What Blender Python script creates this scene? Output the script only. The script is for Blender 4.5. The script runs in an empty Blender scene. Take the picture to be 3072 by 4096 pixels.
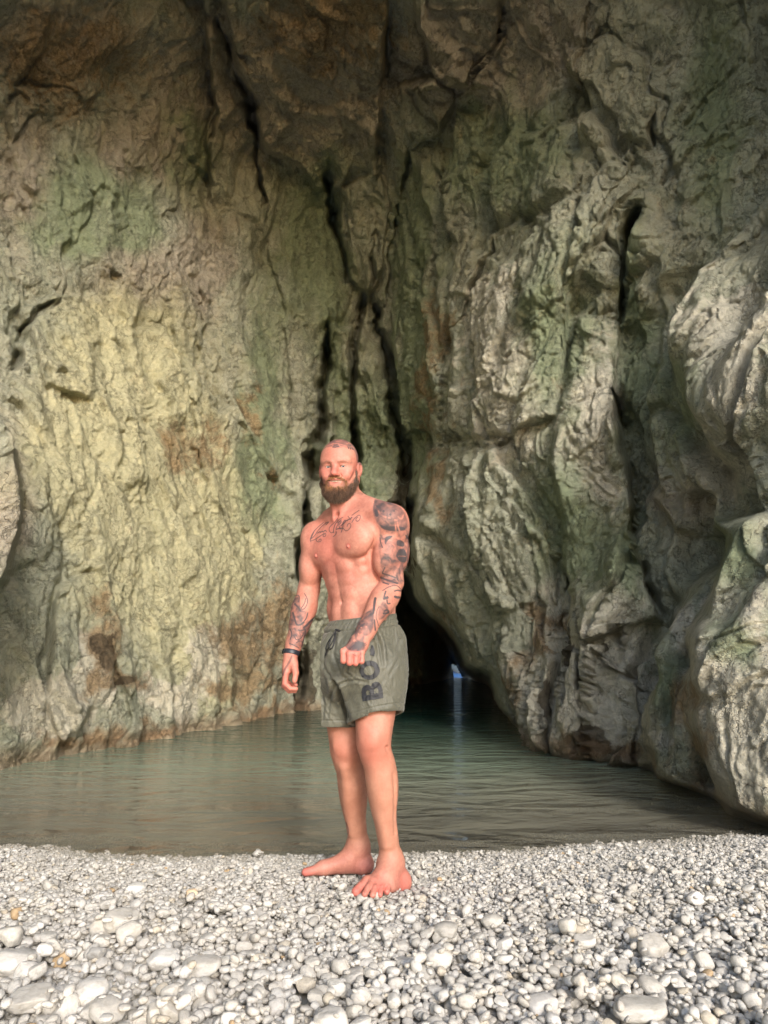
import bpy, bmesh, math, random
import numpy as np
from mathutils import Vector, Matrix
from mathutils.bvhtree import BVHTree

scene = bpy.context.scene
COL = scene.collection
R = math.radians

# ------------------------------------------------------------------ camera
CAM_H = 0.87
PITCH = R(11.4)
FPX = 711.0                       # focal length in pixels of the 768x1024 frame
cam_data = bpy.data.cameras.new("camera")
cam_data.sensor_fit = 'VERTICAL'
cam_data.sensor_height = 36.0
cam_data.lens = FPX / 1024.0 * 36.0
cam_data.clip_start = 0.05
cam_data.clip_end = 2000
cam = bpy.data.objects.new("camera", cam_data)
COL.objects.link(cam)
cam.location = (0, 0, CAM_H)
cam.rotation_euler = (R(90) + PITCH, 0, 0)
scene.camera = cam

# ------------------------------------------------------------------ light
SUN_EL, SUN_AZ = R(24), R(162)    # azimuth measured from +Y towards +X: behind the camera, to its right
world = bpy.data.worlds.new("World")
scene.world = world
world.use_nodes = True
wn = world.node_tree.nodes
wl = world.node_tree.links
wn.clear()
sky = wn.new('ShaderNodeTexSky')
sky.sky_type = 'NISHITA'
sky.sun_disc = False
sky.sun_elevation = SUN_EL
sky.sun_rotation = SUN_AZ
sky.air_density = 1.0
sky.dust_density = 1.5
bg = wn.new('ShaderNodeBackground')
bg.inputs['Strength'].default_value = 0.15
wo = wn.new('ShaderNodeOutputWorld')
wl.new(sky.outputs[0], bg.inputs[0])
wl.new(bg.outputs[0], wo.inputs[0])

sun_data = bpy.data.lights.new("sun", 'SUN')
sun_data.energy = 1.3
sun_data.angle = R(12)
sun_data.color = (1.0, 0.96, 0.90)
sun = bpy.data.objects.new("sun", sun_data)
COL.objects.link(sun)
sd = Vector((math.sin(SUN_AZ) * math.cos(SUN_EL), math.cos(SUN_AZ) * math.cos(SUN_EL), math.sin(SUN_EL)))
sun.rotation_euler = sd.to_track_quat('Z', 'Y').to_euler()
sun.location = sd * 30

scene.view_settings.view_transform = 'Standard'
scene.view_settings.look = 'None'
scene.view_settings.gamma = 1.0
scene.view_settings.use_curve_mapping = False
scene.view_settings.exposure = 1.3
cy = scene.cycles
cy.use_denoising = True
cy.max_bounces = 7
cy.diffuse_bounces = 4
cy.glossy_bounces = 3
cy.transmission_bounces = 3
cy.transparent_max_bounces = 6
cy.caustics_reflective = False
cy.caustics_refractive = False
cy.sample_clamp_indirect = 6

# ------------------------------------------------------------------ helpers
def tag(o, label=None, cat=None, group=None, kind=None):
    if label: o['label'] = label
    if cat: o['category'] = cat
    if group: o['group'] = group
    if kind: o['kind'] = kind
    return o

def link(o, parent=None):
    COL.objects.link(o)
    if parent is not None:
        o.parent = parent
    return o

def mesh_np(name, V, F, mat=None, parent=None, smooth=True, attrs=None):
    """mesh object from numpy verts (n,3) and faces (m,3|4)"""
    me = bpy.data.meshes.new(name)
    V = np.ascontiguousarray(V, dtype=np.float32)
    F = np.ascontiguousarray(F, dtype=np.int32)
    n, m, k = len(V), len(F), F.shape[1]
    me.vertices.add(n)
    me.vertices.foreach_set('co', V.ravel())
    me.loops.add(m * k)
    me.loops.foreach_set('vertex_index', F.ravel())
    me.polygons.add(m)
    me.polygons.foreach_set('loop_start', np.arange(0, m * k, k, dtype=np.int32))
    me.update(calc_edges=True)
    if smooth:
        me.polygons.foreach_set('use_smooth', np.ones(m, dtype=bool))
    for an, av in (attrs or {}).items():
        av = np.asarray(av, dtype=np.float32)
        if av.ndim == 1:
            a = me.attributes.new(an, 'FLOAT', 'POINT')
            a.data.foreach_set('value', av)
        else:
            a = me.attributes.new(an, 'FLOAT_COLOR', 'POINT')
            if av.shape[1] == 3:
                av = np.concatenate([av, np.ones((len(av), 1), np.float32)], 1)
            a.data.foreach_set('color', av.ravel())
    if mat: me.materials.append(mat)
    o = bpy.data.objects.new(name, me)
    link(o, parent)
    return o

def empty(name, loc=(0, 0, 0), parent=None):
    o = bpy.data.objects.new(name, None)
    o.location = loc
    o.empty_display_size = 0.1
    return link(o, parent)

_cp, _sp = math.cos(PITCH), math.sin(PITCH)
def project(P):
    """world points -> pixel coordinates of the 768x1024 frame (used to lay out what the photograph shows)"""
    P = np.asarray(P, dtype=np.float64)
    x, y, z = P[..., 0], P[..., 1], P[..., 2] - CAM_H
    d = y * _cp + z * _sp
    u = -y * _sp + z * _cp
    d = np.where(d < 1e-3, 1e-3, d)
    return 384 + FPX * x / d, 512 - FPX * u / d
def ray(px, py):
    xc = (np.asarray(px, float) - 384) / FPX
    yc = (512 - np.asarray(py, float)) / FPX
    return np.stack([xc, _cp - yc * _sp, _sp + yc * _cp], -1)
def on_z(px, py, z):
    r = ray(px, py)
    t = (z - CAM_H) / r[..., 2]
    return np.array([0, 0, CAM_H]) + r * t[..., None]
def at_y(px, py, Y):
    r = ray(px, py)
    t = Y / r[..., 1]
    return np.array([0, 0, CAM_H]) + r * (t[..., None] if np.ndim(t) else t)

# numpy gradient noise / voronoi
def _hash(ix, iy, iz, seed):
    h = (ix * 73856093) ^ (iy * 19349663) ^ (iz * 83492791) ^ (seed * 2654435761)
    h = h & 0xffffffff
    h = ((h ^ (h >> 15)) * 2246822519) & 0xffffffff
    h = ((h ^ (h >> 13)) * 3266489917) & 0xffffffff
    return (h ^ (h >> 16)) & 0xffffffff
def gnoise(P, seed=0):
    Pf = np.floor(P)
    I = Pf.astype(np.int64)
    f = (P - Pf).astype(np.float32)
    w = f * f * f * (f * (f * 6 - 15) + 10)
    out = 0
    for dx in (0, 1):
        wx = w[:, 0] if dx else 1 - w[:, 0]
        for dy in (0, 1):
            wy = w[:, 1] if dy else 1 - w[:, 1]
            for dz in (0, 1):
                wz = w[:, 2] if dz else 1 - w[:, 2]
                h = _hash(I[:, 0] + dx, I[:, 1] + dy, I[:, 2] + dz, seed)
                gx = ((h & 1023).astype(np.float32) / 511.5 - 1)
                gy = (((h >> 10) & 1023).astype(np.float32) / 511.5 - 1)
                gz = (((h >> 20) & 1023).astype(np.float32) / 511.5 - 1)
                out = out + wx * wy * wz * (gx * (f[:, 0] - dx) + gy * (f[:, 1] - dy) + gz * (f[:, 2] - dz))
    return out * 1.3
def fbm(P, octaves=4, seed=0, gain=0.5, ridged=False):
    a, s, tot = 1.0, 0.0, 0.0
    Q = np.asarray(P, dtype=np.float64)
    for o in range(octaves):
        n = gnoise(Q, seed + o * 17)
        if ridged: n = 1 - 2.2 * np.abs(n)
        s = s + a * n
        tot += a
        a *= gain
        Q = Q * 2.03 + 3.7
    return s / tot
def voro(P, seed=0, jitter=0.9):
    """nearest cell: (F1, F2, cell hash, offset vector from the cell's point)"""
    Pf = np.floor(P)
    I = Pf.astype(np.int64)
    f = (P - Pf).astype(np.float32)
    n = len(P)
    b1 = np.full(n, 9e9, np.float32); b2 = b1.copy()
    hid = np.zeros(n, np.int64)
    off = np.zeros((n, 3), np.float32)
    for dx in (-1, 0, 1):
        for dy in (-1, 0, 1):
            for dz in (-1, 0, 1):
                h = _hash(I[:, 0] + dx, I[:, 1] + dy, I[:, 2] + dz, seed)
                c = np.stack([(h & 1023), ((h >> 10) & 1023), ((h >> 20) & 1023)], 1).astype(np.float32) / 1023
                v = f - (np.array([dx, dy, dz], np.float32) + 0.5 + (c - 0.5) * jitter)
                d = (v * v).sum(1)
                m = d < b1
                b2 = np.where(m, b1, np.minimum(b2, d))
                b1 = np.where(m, d, b1)
                hid[m] = h[m]
                off[m] = v[m]
    return np.sqrt(b1), np.sqrt(b2), hid, off
def sstep(a, b, x):
    t = np.clip((x - a) / (b - a), 0, 1)
    return t * t * (3 - 2 * t)
def seg_dist(px, py, pts):
    """distance to a polyline and the parameter (0..1) along it"""
    best = np.full(px.shape, 1e9); bt = np.zeros(px.shape)
    n = len(pts) - 1
    for i in range(n):
        ax, ay = pts[i][:2]; bx, by = pts[i + 1][:2]
        dx, dy = bx - ax, by - ay
        t = np.clip(((px - ax) * dx + (py - ay) * dy) / (dx * dx + dy * dy + 1e-9), 0, 1)
        d = np.hypot(px - ax - t * dx, py - ay - t * dy)
        m = d < best
        best = np.where(m, d, best); bt = np.where(m, (i + t) / n, bt)
    return best, bt
def poly_sd(px, py, poly):
    """signed distance to a polygon, negative inside"""
    d, _ = seg_dist(px, py, list(poly) + [poly[0]])
    inside = np.zeros(px.shape, bool)
    n = len(poly)
    for i in range(n):
        x0, y0 = poly[i]; x1, y1 = poly[(i + 1) % n]
        c = ((y0 > py) != (y1 > py)) & (px < (x1 - x0) * (py - y0) / (y1 - y0 + 1e-12) + x0)
        inside ^= c
    return np.where(inside, -d, d)

# node helpers
class NT:
    def __init__(self, name):
        self.m = bpy.data.materials.new(name)
        self.m.use_nodes = True
        self.n = self.m.node_tree.nodes
        self.l = self.m.node_tree.links
        self.n.clear()
        self.out = self.n.new('ShaderNodeOutputMaterial')
    def add(self, t, **kw):
        n = self.n.new(t)
        for k, v in kw.items():
            if k.startswith('i_'):
                self.set(n, k[2:].replace('_', ' '), v)
            else:
                setattr(n, k, v)
        return n
    def set(self, n, key, v):
        s = n.inputs[int(key)] if key.isdigit() else n.inputs[key]
        if hasattr(v, 'is_output') or isinstance(v, bpy.types.NodeSocket):
            self.l.new(v, s)
        else:
            s.default_value = v
    def noise(self, vec, scale, detail=4, rough=0.55, dist=0.0):
        n = self.add('ShaderNodeTexNoise')
        self.set(n, 'Vector', vec)
        n.inputs['Scale'].default_value = scale
        n.inputs['Detail'].default_value = detail
        n.inputs['Roughness'].default_value = rough
        n.inputs['Distortion'].default_value = dist
        return n.outputs['Fac']
    def ramp(self, fac, stops, interp='LINEAR'):
        n = self.add('ShaderNodeValToRGB')
        cr = n.color_ramp
        cr.interpolation = interp
        while len(cr.elements) < len(stops):
            cr.elements.new(0.5)
        for e, (p, c) in zip(cr.elements, stops):
            e.position = p
            e.color = (*c, 1) if len(c) == 3 else c
        self.l.new(fac, n.inputs[0])
        return n.outputs[0]
    def mix(self, fac, a, b, blend='MIX'):
        n = self.add('ShaderNodeMix', data_type='RGBA', blend_type=blend)
        for i, v in ((0, fac), (6, a), (7, b)):
            if isinstance(v, bpy.types.NodeSocket): self.l.new(v, n.inputs[i])
            elif i == 0: n.inputs[0].default_value = v
            else: n.inputs[i].default_value = (*v, 1) if len(v) == 3 else v
        return n.outputs[2]
    def math(self, op, a, b=None, clamp=False):
        n = self.add('ShaderNodeMath', operation=op)
        n.use_clamp = clamp
        for i, v in ((0, a), (1, b)):
            if v is None: continue
            if isinstance(v, bpy.types.NodeSocket): self.l.new(v, n.inputs[i])
            else: n.inputs[i].default_value = v
        return n.outputs[0]
    def mapr(self, v, a, b, c=0.0, d=1.0):
        n = self.add('ShaderNodeMapRange')
        self.l.new(v, n.inputs[0])
        for i, x in ((1, a), (2, b), (3, c), (4, d)): n.inputs[i].default_value = x
        return n.outputs[0]
    def bump(self, h, strength=0.5, dist=0.02, normal=None):
        n = self.add('ShaderNodeBump')
        n.inputs['Strength'].default_value = strength
        n.inputs['Distance'].default_value = dist
        self.l.new(h, n.inputs['Height'])
        if normal is not None: self.l.new(normal, n.inputs['Normal'])
        return n.outputs[0]
    def pos(self, scale=None):
        g = self.add('ShaderNodeNewGeometry').outputs['Position']
        if scale is None: return g
        m = self.add('ShaderNodeMapping')
        self.l.new(g, m.inputs[0])
        m.inputs['Scale'].default_value = scale
        return m.outputs[0]
    def attr(self, name, out='Fac', typ='GEOMETRY'):
        n = self.add('ShaderNodeAttribute', attribute_name=name, attribute_type=typ)
        return n.outputs[out]
    def principled(self, **kw):
        b = self.add('ShaderNodeBsdfPrincipled')
        for k, v in kw.items():
            self.set(b, k.replace('_', ' '), (*v, 1) if isinstance(v, tuple) and len(v) == 3 and 'Color' in k else v)
        self.l.new(b.outputs[0], self.out.inputs[0])
        return b
def simple_mat(name, color, rough=0.6, bumpscale=None, bumpstr=0.2, var=0.12, metal=0.0):
    t = NT(name)
    p = t.pos()
    f = t.noise(p, 40, 3)
    dark = tuple(c * (1 - var) for c in color); lite = tuple(min(1, c * (1 + var)) for c in color)
    c = t.ramp(f, [(0.3, dark), (0.7, lite)])
    b = t.principled(Base_Color=c, Roughness=rough, Metallic=metal)
    if bumpscale:
        t.l.new(t.bump(t.noise(p, bumpscale, 3), bumpstr, 0.002), b.inputs['Normal'])
    return t.m

# ================================================================== CAVE
WATER_Z = -0.10
def _azel(P):
    x, y, z = P[..., 0], P[..., 1], P[..., 2] - CAM_H
    return np.arctan2(x, y), np.arctan2(z, np.hypot(x, y))

ctrl = []   # (az, el, log horizontal range)
def ctl_water(px, py):
    p = on_z(px, py, WATER_Z)
    az, el = _azel(p)
    ctrl.append((az, el, math.log(math.hypot(p[0], p[1]))))
def ctl(px, py, Y):
    p = at_y(px, py, Y)
    az, el = _azel(p)
    ctrl.append((az, el, math.log(math.hypot(p[0], p[1]))))
WATERLINE = [(0, 767), (50, 758), (100, 748), (150, 739), (200, 730), (250, 719), (290, 712)]
WATERLINE_R = [(505, 726), (540, 741), (570, 750), (610, 757), (665, 765)]
for a in WATERLINE + WATERLINE_R: ctl_water(*a)
for a in [(0, 500, 7.3), (0, 300, 8.4), (0, 100, 8.6), (0, 0, 7.6), (100, 640, 8.3), (100, 450, 9.0), (100, 250, 9.8), (100, 80, 9.2), (100, 0, 8.4),
          (200, 640, 10.0), (200, 450, 11.0), (200, 300, 11.5), (200, 150, 11.2), (200, 0, 9.2), (280, 600, 12.2), (290, 450, 12.8), (290, 300, 12.8),
          (290, 150, 11.8), (300, 50, 10.0), (300, 0, 9.2), (350, 600, 13.6), (350, 450, 13.8), (350, 300, 13.4), (350, 180, 12.2), (360, 80, 10.4), (380, 0, 9.0),
          (400, 650, 13.6), (400, 450, 13.6), (400, 300, 12.8), (400, 200, 12.0), (430, 550, 10.9), (430, 400, 11.4), (430, 300, 11.2), (440, 200, 10.8), (450, 100, 10.0), (440, 0, 8.8),
          (480, 650, 10.2), (480, 500, 9.6), (480, 350, 9.8), (520, 600, 9.0), (520, 250, 9.2), (530, 120, 9.0), (530, 0, 8.3),
          (580, 600, 7.9), (580, 450, 8.0), (590, 300, 8.2), (600, 150, 8.2), (600, 0, 7.7), (640, 650, 7.2), (650, 500, 7.7), (660, 350, 7.6), (680, 200, 7.5), (680, 50, 7.2),
          (720, 500, 6.6), (720, 400, 6.2), (740, 300, 6.4), (768, 600, 5.6), (768, 450, 5.8), (768, 300, 6.1), (768, 100, 6.6), (768, 0, 6.4)]:
    ctl(*a)
for az, el, rr in [(-50, -5, 5.6), (-50, 20, 6.0), (-50, 45, 6.3), (-75, -5, 5.2), (-75, 25, 5.6), (-75, 50, 5.6), (-105, -5, 5.8), (-105, 25, 6), (-105, 50, 5.5),
                   (45, -5, 4.6), (45, 20, 5.0), (45, 45, 5.8), (70, -5, 6.6), (70, 25, 6.8), (70, 50, 6.6), (100, -5, 9.0), (100, 25, 9.0), (100, 50, 8.0),
                   (-60, 70, 4.0), (0, 72, 3.6), (60, 70, 3.6), (-100, 72, 3.6), (100, 72, 3.6), (0, 60, 6.0), (-30, 60, 5.6), (30, 60, 5.6)]:
    ctrl.append((R(az), R(el), math.log(rr)))
ctrl = np.array(ctrl)
def _tps(r2):
    return np.where(r2 > 1e-12, 0.5 * r2 * np.log(r2 + 1e-20), 0)
def _fit(C):
    n = len(C)
    d2 = ((C[:, None, :2] - C[None, :, :2]) ** 2).sum(-1)
    A = np.zeros((n + 3, n + 3))
    A[:n, :n] = _tps(d2) + np.eye(n) * 2e-4
    A[:n, n] = 1; A[:n, n + 1:] = C[:, :2]
    A[n, :n] = 1; A[n + 1:, :n] = C[:, :2].T
    b = np.zeros(n + 3); b[:n] = C[:, 2]
    return np.linalg.solve(A, b)
_W = _fit(ctrl)
def base_range(az, el):
    shp = az.shape
    a, e = az.ravel(), el.ravel()
    out = _W[-3] + _W[-2] * a + _W[-1] * e
    for i in range(len(ctrl)):
        out = out + _W[i] * _tps((a - ctrl[i, 0]) ** 2 + (e - ctrl[i, 1]) ** 2)
    return np.exp(np.clip(out, 0.8, 3.0)).reshape(shp)

# cracks traced on the walls: points (px, py), half width px at start/end, depth metres
CRACKS = [
    ([(331, 172), (334, 208), (338, 240), (346, 285)], 6, 1.5, 1.3),
    ([(218, 16), (232, 50), (246, 92), (254, 112), (256, 160), (263, 205)], 3.5, 1.5, 0.8),
    ([(249, 95), (252, 120), (254, 145)], 5, 3, 1.0),
    ([(366, 296), (360, 340), (356, 380), (353, 440), (350, 500)], 4, 2, 1.1),
    ([(326, 330), (321, 390), (315, 440), (306, 480), (300, 520), (297, 560), (292, 640), (293, 712)], 6, 3, 1.6),
    ([(378, 305), (388, 350), (396, 385), (402, 430), (410, 475), (414, 520), (409, 560), (411, 600)], 4, 4, 2.0),
    ([(391, 0), (389, 60), (383, 110), (376, 170)], 2.5, 1.5, 0.7),
    ([(506, 10), (499, 35), (488, 62), (477, 85), (462, 96)], 4, 1.2, 0.8),
    ([(414, 148), (410, 190), (399, 240), (395, 275), (388, 310)], 2.2, 1.5, 0.6),
    ([(345, 262), (352, 232), (349, 205)], 1.5, 1, 0.3),
    ([(376, 225), (377, 262), (371, 290)], 1.8, 1, 0.4),
    ([(200, 290), (199, 320), (196, 345), (199, 362)], 3, 2, 0.5),
    ([(212, 300), (206, 325), (199, 350)], 1.5, 1.5, 0.3),
    ([(2, 388), (12, 358), (20, 330), (38, 312), (60, 306)], 4, 1.5, 0.5),
    ([(667, 108), (663, 140), (664, 158)], 2, 3, 0.4),
    ([(652, 222), (642, 240), (636, 268), (630, 300), (624, 330)], 6, 2.5, 0.7),
    ([(616, 395), (624, 430), (632, 480), (640, 530), (654, 580), (668, 617)], 3.5, 5, 0.9),
    ([(597, 652), (600, 690), (602, 727), (601, 752)], 2.2, 3, 0.5),
    ([(615, 646), (624, 676), (640, 684)], 1.6, 1.2, 0.25),
    ([(586, 80), (591, 108), (586, 126)], 2, 1.2, 0.4),
    ([(590, 20), (588, 60), (592, 110)], 1.5, 1.5, 0.3),
    ([(560, 225), (545, 270), (528, 310), (512, 345)], 1.6, 1.2, 0.35),
    ([(640, 170), (620, 200), (600, 250), (575, 300)], 2.0, 1.2, 0.35),
    ([(430, 445), (470, 452), (500, 448), (520, 440)], 1.5, 1.2, 0.25),
    ([(445, 375), (450, 340), (470, 300), (490, 250)], 2.0, 1.2, 0.25),
    ([(496, 390), (480, 398), (462, 410)], 1.6, 1.2, 0.25),
    ([(520, 500), (540, 530), (560, 560), (568, 600), (556, 640)], 1.6, 1.6, 0.3),
    ([(480, 560), (500, 600), (512, 640)], 1.6, 1.6, 0.3),
    ([(535, 640), (548, 690), (560, 740)], 1.4, 2.0, 0.3),
    ([(575, 660), (570, 700), (580, 745)], 1.4, 1.6, 0.25),
    ([(640, 690), (650, 720), (640, 755)], 1.4, 1.6, 0.25),
    ([(203, 40), (210, 90), (200, 140), (212, 190)], 1.6, 1.2, 0.3),
    ([(55, 0), (35, 50), (10, 90), (0, 100)], 2.0, 1.5, 0.35),
    ([(200, 0), (206, 60), (212, 105), (205, 160), (208, 190)], 1.6, 1.6, 0.4),
    ([(60, 210), (95, 330), (100, 395), (112, 450)], 1.4, 1.2, 0.25),
    ([(170, 330), (186, 410), (196, 470), (200, 530)], 1.4, 1.2, 0.2),
    ([(35, 500), (55, 540), (45, 600), (30, 660), (40, 700)], 1.6, 1.4, 0.2),
    ([(100, 640), (110, 690), (120, 720), (106, 745)], 1.6, 1.4, 0.2),
    ([(170, 640), (166, 690), (172, 732)], 1.3, 1.3, 0.2),
    ([(306, 520), (303, 580), (300, 640), (302, 700)], 2.0, 2.0, 0.6),
    ([(335, 320), (332, 370), (330, 430), (322, 500)], 1.5, 1.5, 0.4),
    ([(268, 250), (276, 300), (285, 350), (288, 420)], 1.3, 1.3, 0.3),
    ([(700, 296), (730, 278), (768, 240)], 1.6, 1.6, 0.2),
    ([(720, 420), (740, 455), (750, 480)], 1.4, 1.4, 0.15),
]
# slabs standing proud of the wall: polygon, height metres, edge softness px
SLABS = [
    ([(440, -60), (512, -60), (505, 0), (500, 40), (480, 85), (462, 98), (440, 70), (428, 20)], 0.32, 7),
    ([(405, 85), (440, 75), (458, 100), (440, 130), (415, 150), (400, 120)], 0.40, 5),
    ([(205, -80), (392, -80), (385, 110), (378, 172), (352, 165), (344, 182), (318, 186), (298, 160), (268, 150), (252, 112), (238, 55)], 0.30, 6),
    ([(345, 185), (376, 170), (392, 200), (386, 262), (372, 296), (350, 280), (342, 230)], 0.35, 5),
    ([(366, 330), (384, 355), (396, 400), (402, 450), (398, 500), (372, 520), (358, 480), (356, 420)], 0.55, 5),
    ([(330, 330), (352, 330), (350, 420), (345, 500), (335, 560), (322, 520), (322, 430)], 0.45, 5),
    ([(452, 180), (485, 170), (520, 140), (600, 120), (640, 190), (600, 260), (570, 310), (560, 420), (500, 440), (450, 430), (455, 330)], 0.30, 12),
    ([(585, 320), (620, 330), (618, 400), (628, 445), (634, 500), (648, 560), (665, 618), (600, 640), (560, 560), (565, 440)], 0.45, 7),
    ([(430, 450), (500, 450), (545, 520), (550, 600), (500, 610), (470, 560), (425, 520)], 0.28, 9),
    ([(700, 300), (740, 270), (800, 240), (800, 540), (740, 530), (690, 540), (668, 470), (660, 400), (690, 350)], 0.22, 9),
    ([(480, 690), (470, 640), (440, 600), (412, 560), (430, 540), (520, 600), (560, 660), (560, 760), (505, 730)], 0.35, 6),
    ([(560, 640), (596, 655), (600, 756), (560, 752), (540, 720)], 0.22, 5),
    ([(606, 650), (640, 690), (668, 700), (668, 770), (604, 760)], 0.22, 5),
    ([(50, 590), (95, 570), (110, 640), (95, 700), (60, 740), (40, 700)], 0.25, 8),
    ([(-60, 380), (30, 400), (60, 500), (30, 560), (-60, 600)], 0.20, 12),
    ([(20, 310), (60, 300), (90, 340), (85, 400), (40, 390)], 0.25, 8),
]
BOULDER = [(900, 500), (768, 516), (745, 522), (731, 530), (735, 548), (728, 562), (720, 590), (712, 615), (700, 628), (694, 640), (695, 665), (692, 682), (700, 700),
           (704, 725), (712, 745), (720, 770), (726, 790), (732, 813), (800, 840), (900, 860)]
BUTTRESS = [(735, 548), (728, 562), (712, 570), (690, 590), (675, 620), (663, 640), (662, 680), (652, 710), (655, 740), (668, 760), (669, 782), (700, 790), (726, 800), (740, 830), (800, 840), (800, 600)]
LEFTROCK = [(-200, 395), (-6, 424), (3, 440), (6, 470), (12, 505), (10, 535), (4, 560), (-4, 582), (-60, 640), (-200, 700)]
VOID = [(404, 575), (414, 600), (433, 621), (445, 630), (458, 645), (467, 667), (479, 672), (490, 676), (499, 708), (513, 729), (513, 800), (395, 800), (395, 575)]
EXIT = [(452, 664), (456, 666), (460, 673), (463, 681), (465, 692), (467, 705), (454, 705), (454, 690), (453, 676)]

def spacing(a, b, coarse, fine_lo, fine_hi, fine):
    out = [a]
    while out[-1] < b:
        x = out[-1]
        d = 0 if fine_lo <= x <= fine_hi else min(abs(x - fine_lo), abs(x - fine_hi))
        out.append(x + min(coarse, fine + d * 0.06))
    return np.array(out)
FINE = R(0.098)
az1 = spacing(R(-112), R(82), R(1.2), R(-41), R(41), FINE)
el1 = spacing(R(-14), R(78), R(1.2), R(-10), R(48.5), FINE)
AZ, EL = np.meshgrid(az1, el1)
rng = base_range(AZ, EL)
def place(AZ, EL, rng):
    return np.stack([np.sin(AZ) * rng, np.cos(AZ) * rng, CAM_H + rng * np.tan(EL)], -1)
P0 = place(AZ, EL, rng)
NR, NC = AZ.shape
flat = P0.reshape(-1, 3)
front = flat[:, 1] > 0.8
px, py = project(flat)
px = np.where(front, px, np.where(flat[:, 0] > 0, 5000, -5000)); py = np.where(front, py, -3000)
# ragged outlines: warp the traced coordinates a little
wv = flat * 1.6
wx = fbm(wv, 4, 5) ; wy = fbm(wv + 9.1, 4, 6)
qx = px + wx * 9; qy = py + wy * 9
def f32(a): return a.astype(np.float32)
rf = rng.ravel().copy()
dr = np.zeros_like(rf)
for poly, h, soft in SLABS:
    xs_ = [p[0] for p in poly]; ys_ = [p[1] for p in poly]
    m = (qx > min(xs_) - 25) & (qx < max(xs_) + 25) & (qy > min(ys_) - 25) & (qy < max(ys_) + 25)
    sdv = poly_sd(qx[m], qy[m], poly)
    t = np.clip(-sdv / soft + 0.5, 0, 1)
    dr[m] -= h * (1 - (1 - t) ** 2.2)
# right part behind the long crack is set back
pill = [(612, 325), (618, 400), (628, 444), (634, 500), (648, 555), (667, 617), (700, 630), (735, 550), (768, 500), (720, 420), (660, 330)]
m = (qx > 590) & (qx < 790) & (qy > 300) & (qy < 660)
dr[m] += 0.24 * sstep(8, -18, poly_sd(qx[m], qy[m], pill))
jx = fbm(flat * 4.5, 3, 15); jy = fbm(flat * 4.5 + 7, 3, 16); jw = fbm(flat * np.array([2.2, 2.2, 1.5]), 3, 17)
for ci_, (pts, w0, w1, dep) in enumerate(CRACKS):
    xs_ = [p[0] for p in pts]; ys_ = [p[1] for p in pts]
    m = (qx > min(xs_) - 40) & (qx < max(xs_) + 40) & (qy > min(ys_) - 30) & (qy < max(ys_) + 30)
    cx = px[m] + wx[m] * 10 + jx[m] * 5; cyy = py[m] + wy[m] * 10 + jy[m] * 5
    d, t = seg_dist(cx, cyy, pts)
    side = np.sign(cx - np.interp(cyy, *zip(*sorted([(p[1], p[0]) for p in pts])))) if len(pts) > 1 else 1
    w = w0 + (w1 - w0) * t
    big_ = min(1.0, max(0.0, (max(w0, w1) - 2.2) / 3.0))
    gap = np.clip(0.75 + 2.2 * jw[m], 0.08 + 0.45 * big_, 1.5)
    w = w * gap * np.clip(1.2 - 0.9 * (2 * t - 1) ** 4, 0.2, 1.2)
    dr[m] += dep * (0.45 + 0.55 * big_) * np.clip(gap, 0, 1) * np.exp(-(d / np.maximum(w, 0.45)) ** 4) + 0.12 * dep * np.exp(-(d / (w * 3.5 + 2)) ** 2)
    sgn = 1 if ci_ % 2 else -1
    dr[m] -= sgn * side * 0.10 * np.exp(-(d / 16.0) ** 2) * np.clip(d / 1.5, 0, 1)
rf = rf + dr

# front pieces: right boulder, buttress, left rock (nearer surfaces)
zone = np.zeros(len(rf), np.int8)            # 1 boulder, 2 left rock
def near_layer(poly, rangefn, soft, box, roundness):
    m = (qx > box[0]) & (qx < box[1]) & (qy > box[2]) & (qy < box[3])
    idx = np.nonzero(m)[0]
    sdv = poly_sd(px[idx] + wx[idx] * 4, py[idx] + wy[idx] * 4, poly)
    ins = sdv < 0
    idx = idx[ins]; sdv = -sdv[ins]
    r_ = rangefn(px[idx], py[idx], AZ.ravel()[idx], EL.ravel()[idx])
    e = np.clip(1 - sdv / soft, 0, 1)
    r_ = r_ + roundness * (1 - np.sqrt(np.clip(1 - e * e, 0, 1)))
    return idx, r_
elf = EL.ravel(); azf = AZ.ravel()
def r_butt(x, y, a, e):
    return 5.55 + 0.9 * sstep(700, 560, y) + 0.5 * sstep(700, 655, x)
idx, r_ = near_layer(BUTTRESS, r_butt, 16, (600, 1200, 500, 900), 0.55)
rf[idx] = np.minimum(rf[idx], r_)
def r_bould(x, y, a, e):
    return 4.75 + 0.75 * sstep(700, 520, y) - 0.25 * sstep(690, 780, x) + 0.25 * sstep(640, 600, y) * sstep(770, 700, x)
idx, r_ = near_layer(BOULDER, r_bould, 14, (650, 1400, 480, 1000), 0.6)
ok = r_ < rf[idx] + 0.2
rf[idx[ok]] = r_[ok]; zone[idx[ok]] = 1
side = (azf > R(28)) & (azf < R(44)) & (py > 560) & (zone == 0) & (px > 700)
rf[side] = np.minimum(rf[side], 4.6)
def r_left(x, y, a, e):
    return 5.6 + 0 * x
idx, r_ = near_layer(LEFTROCK, r_left, 7, (-900, 60, 380, 720), 0.25)
rf[idx] = np.minimum(rf[idx], r_); zone[idx] = 2
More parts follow.
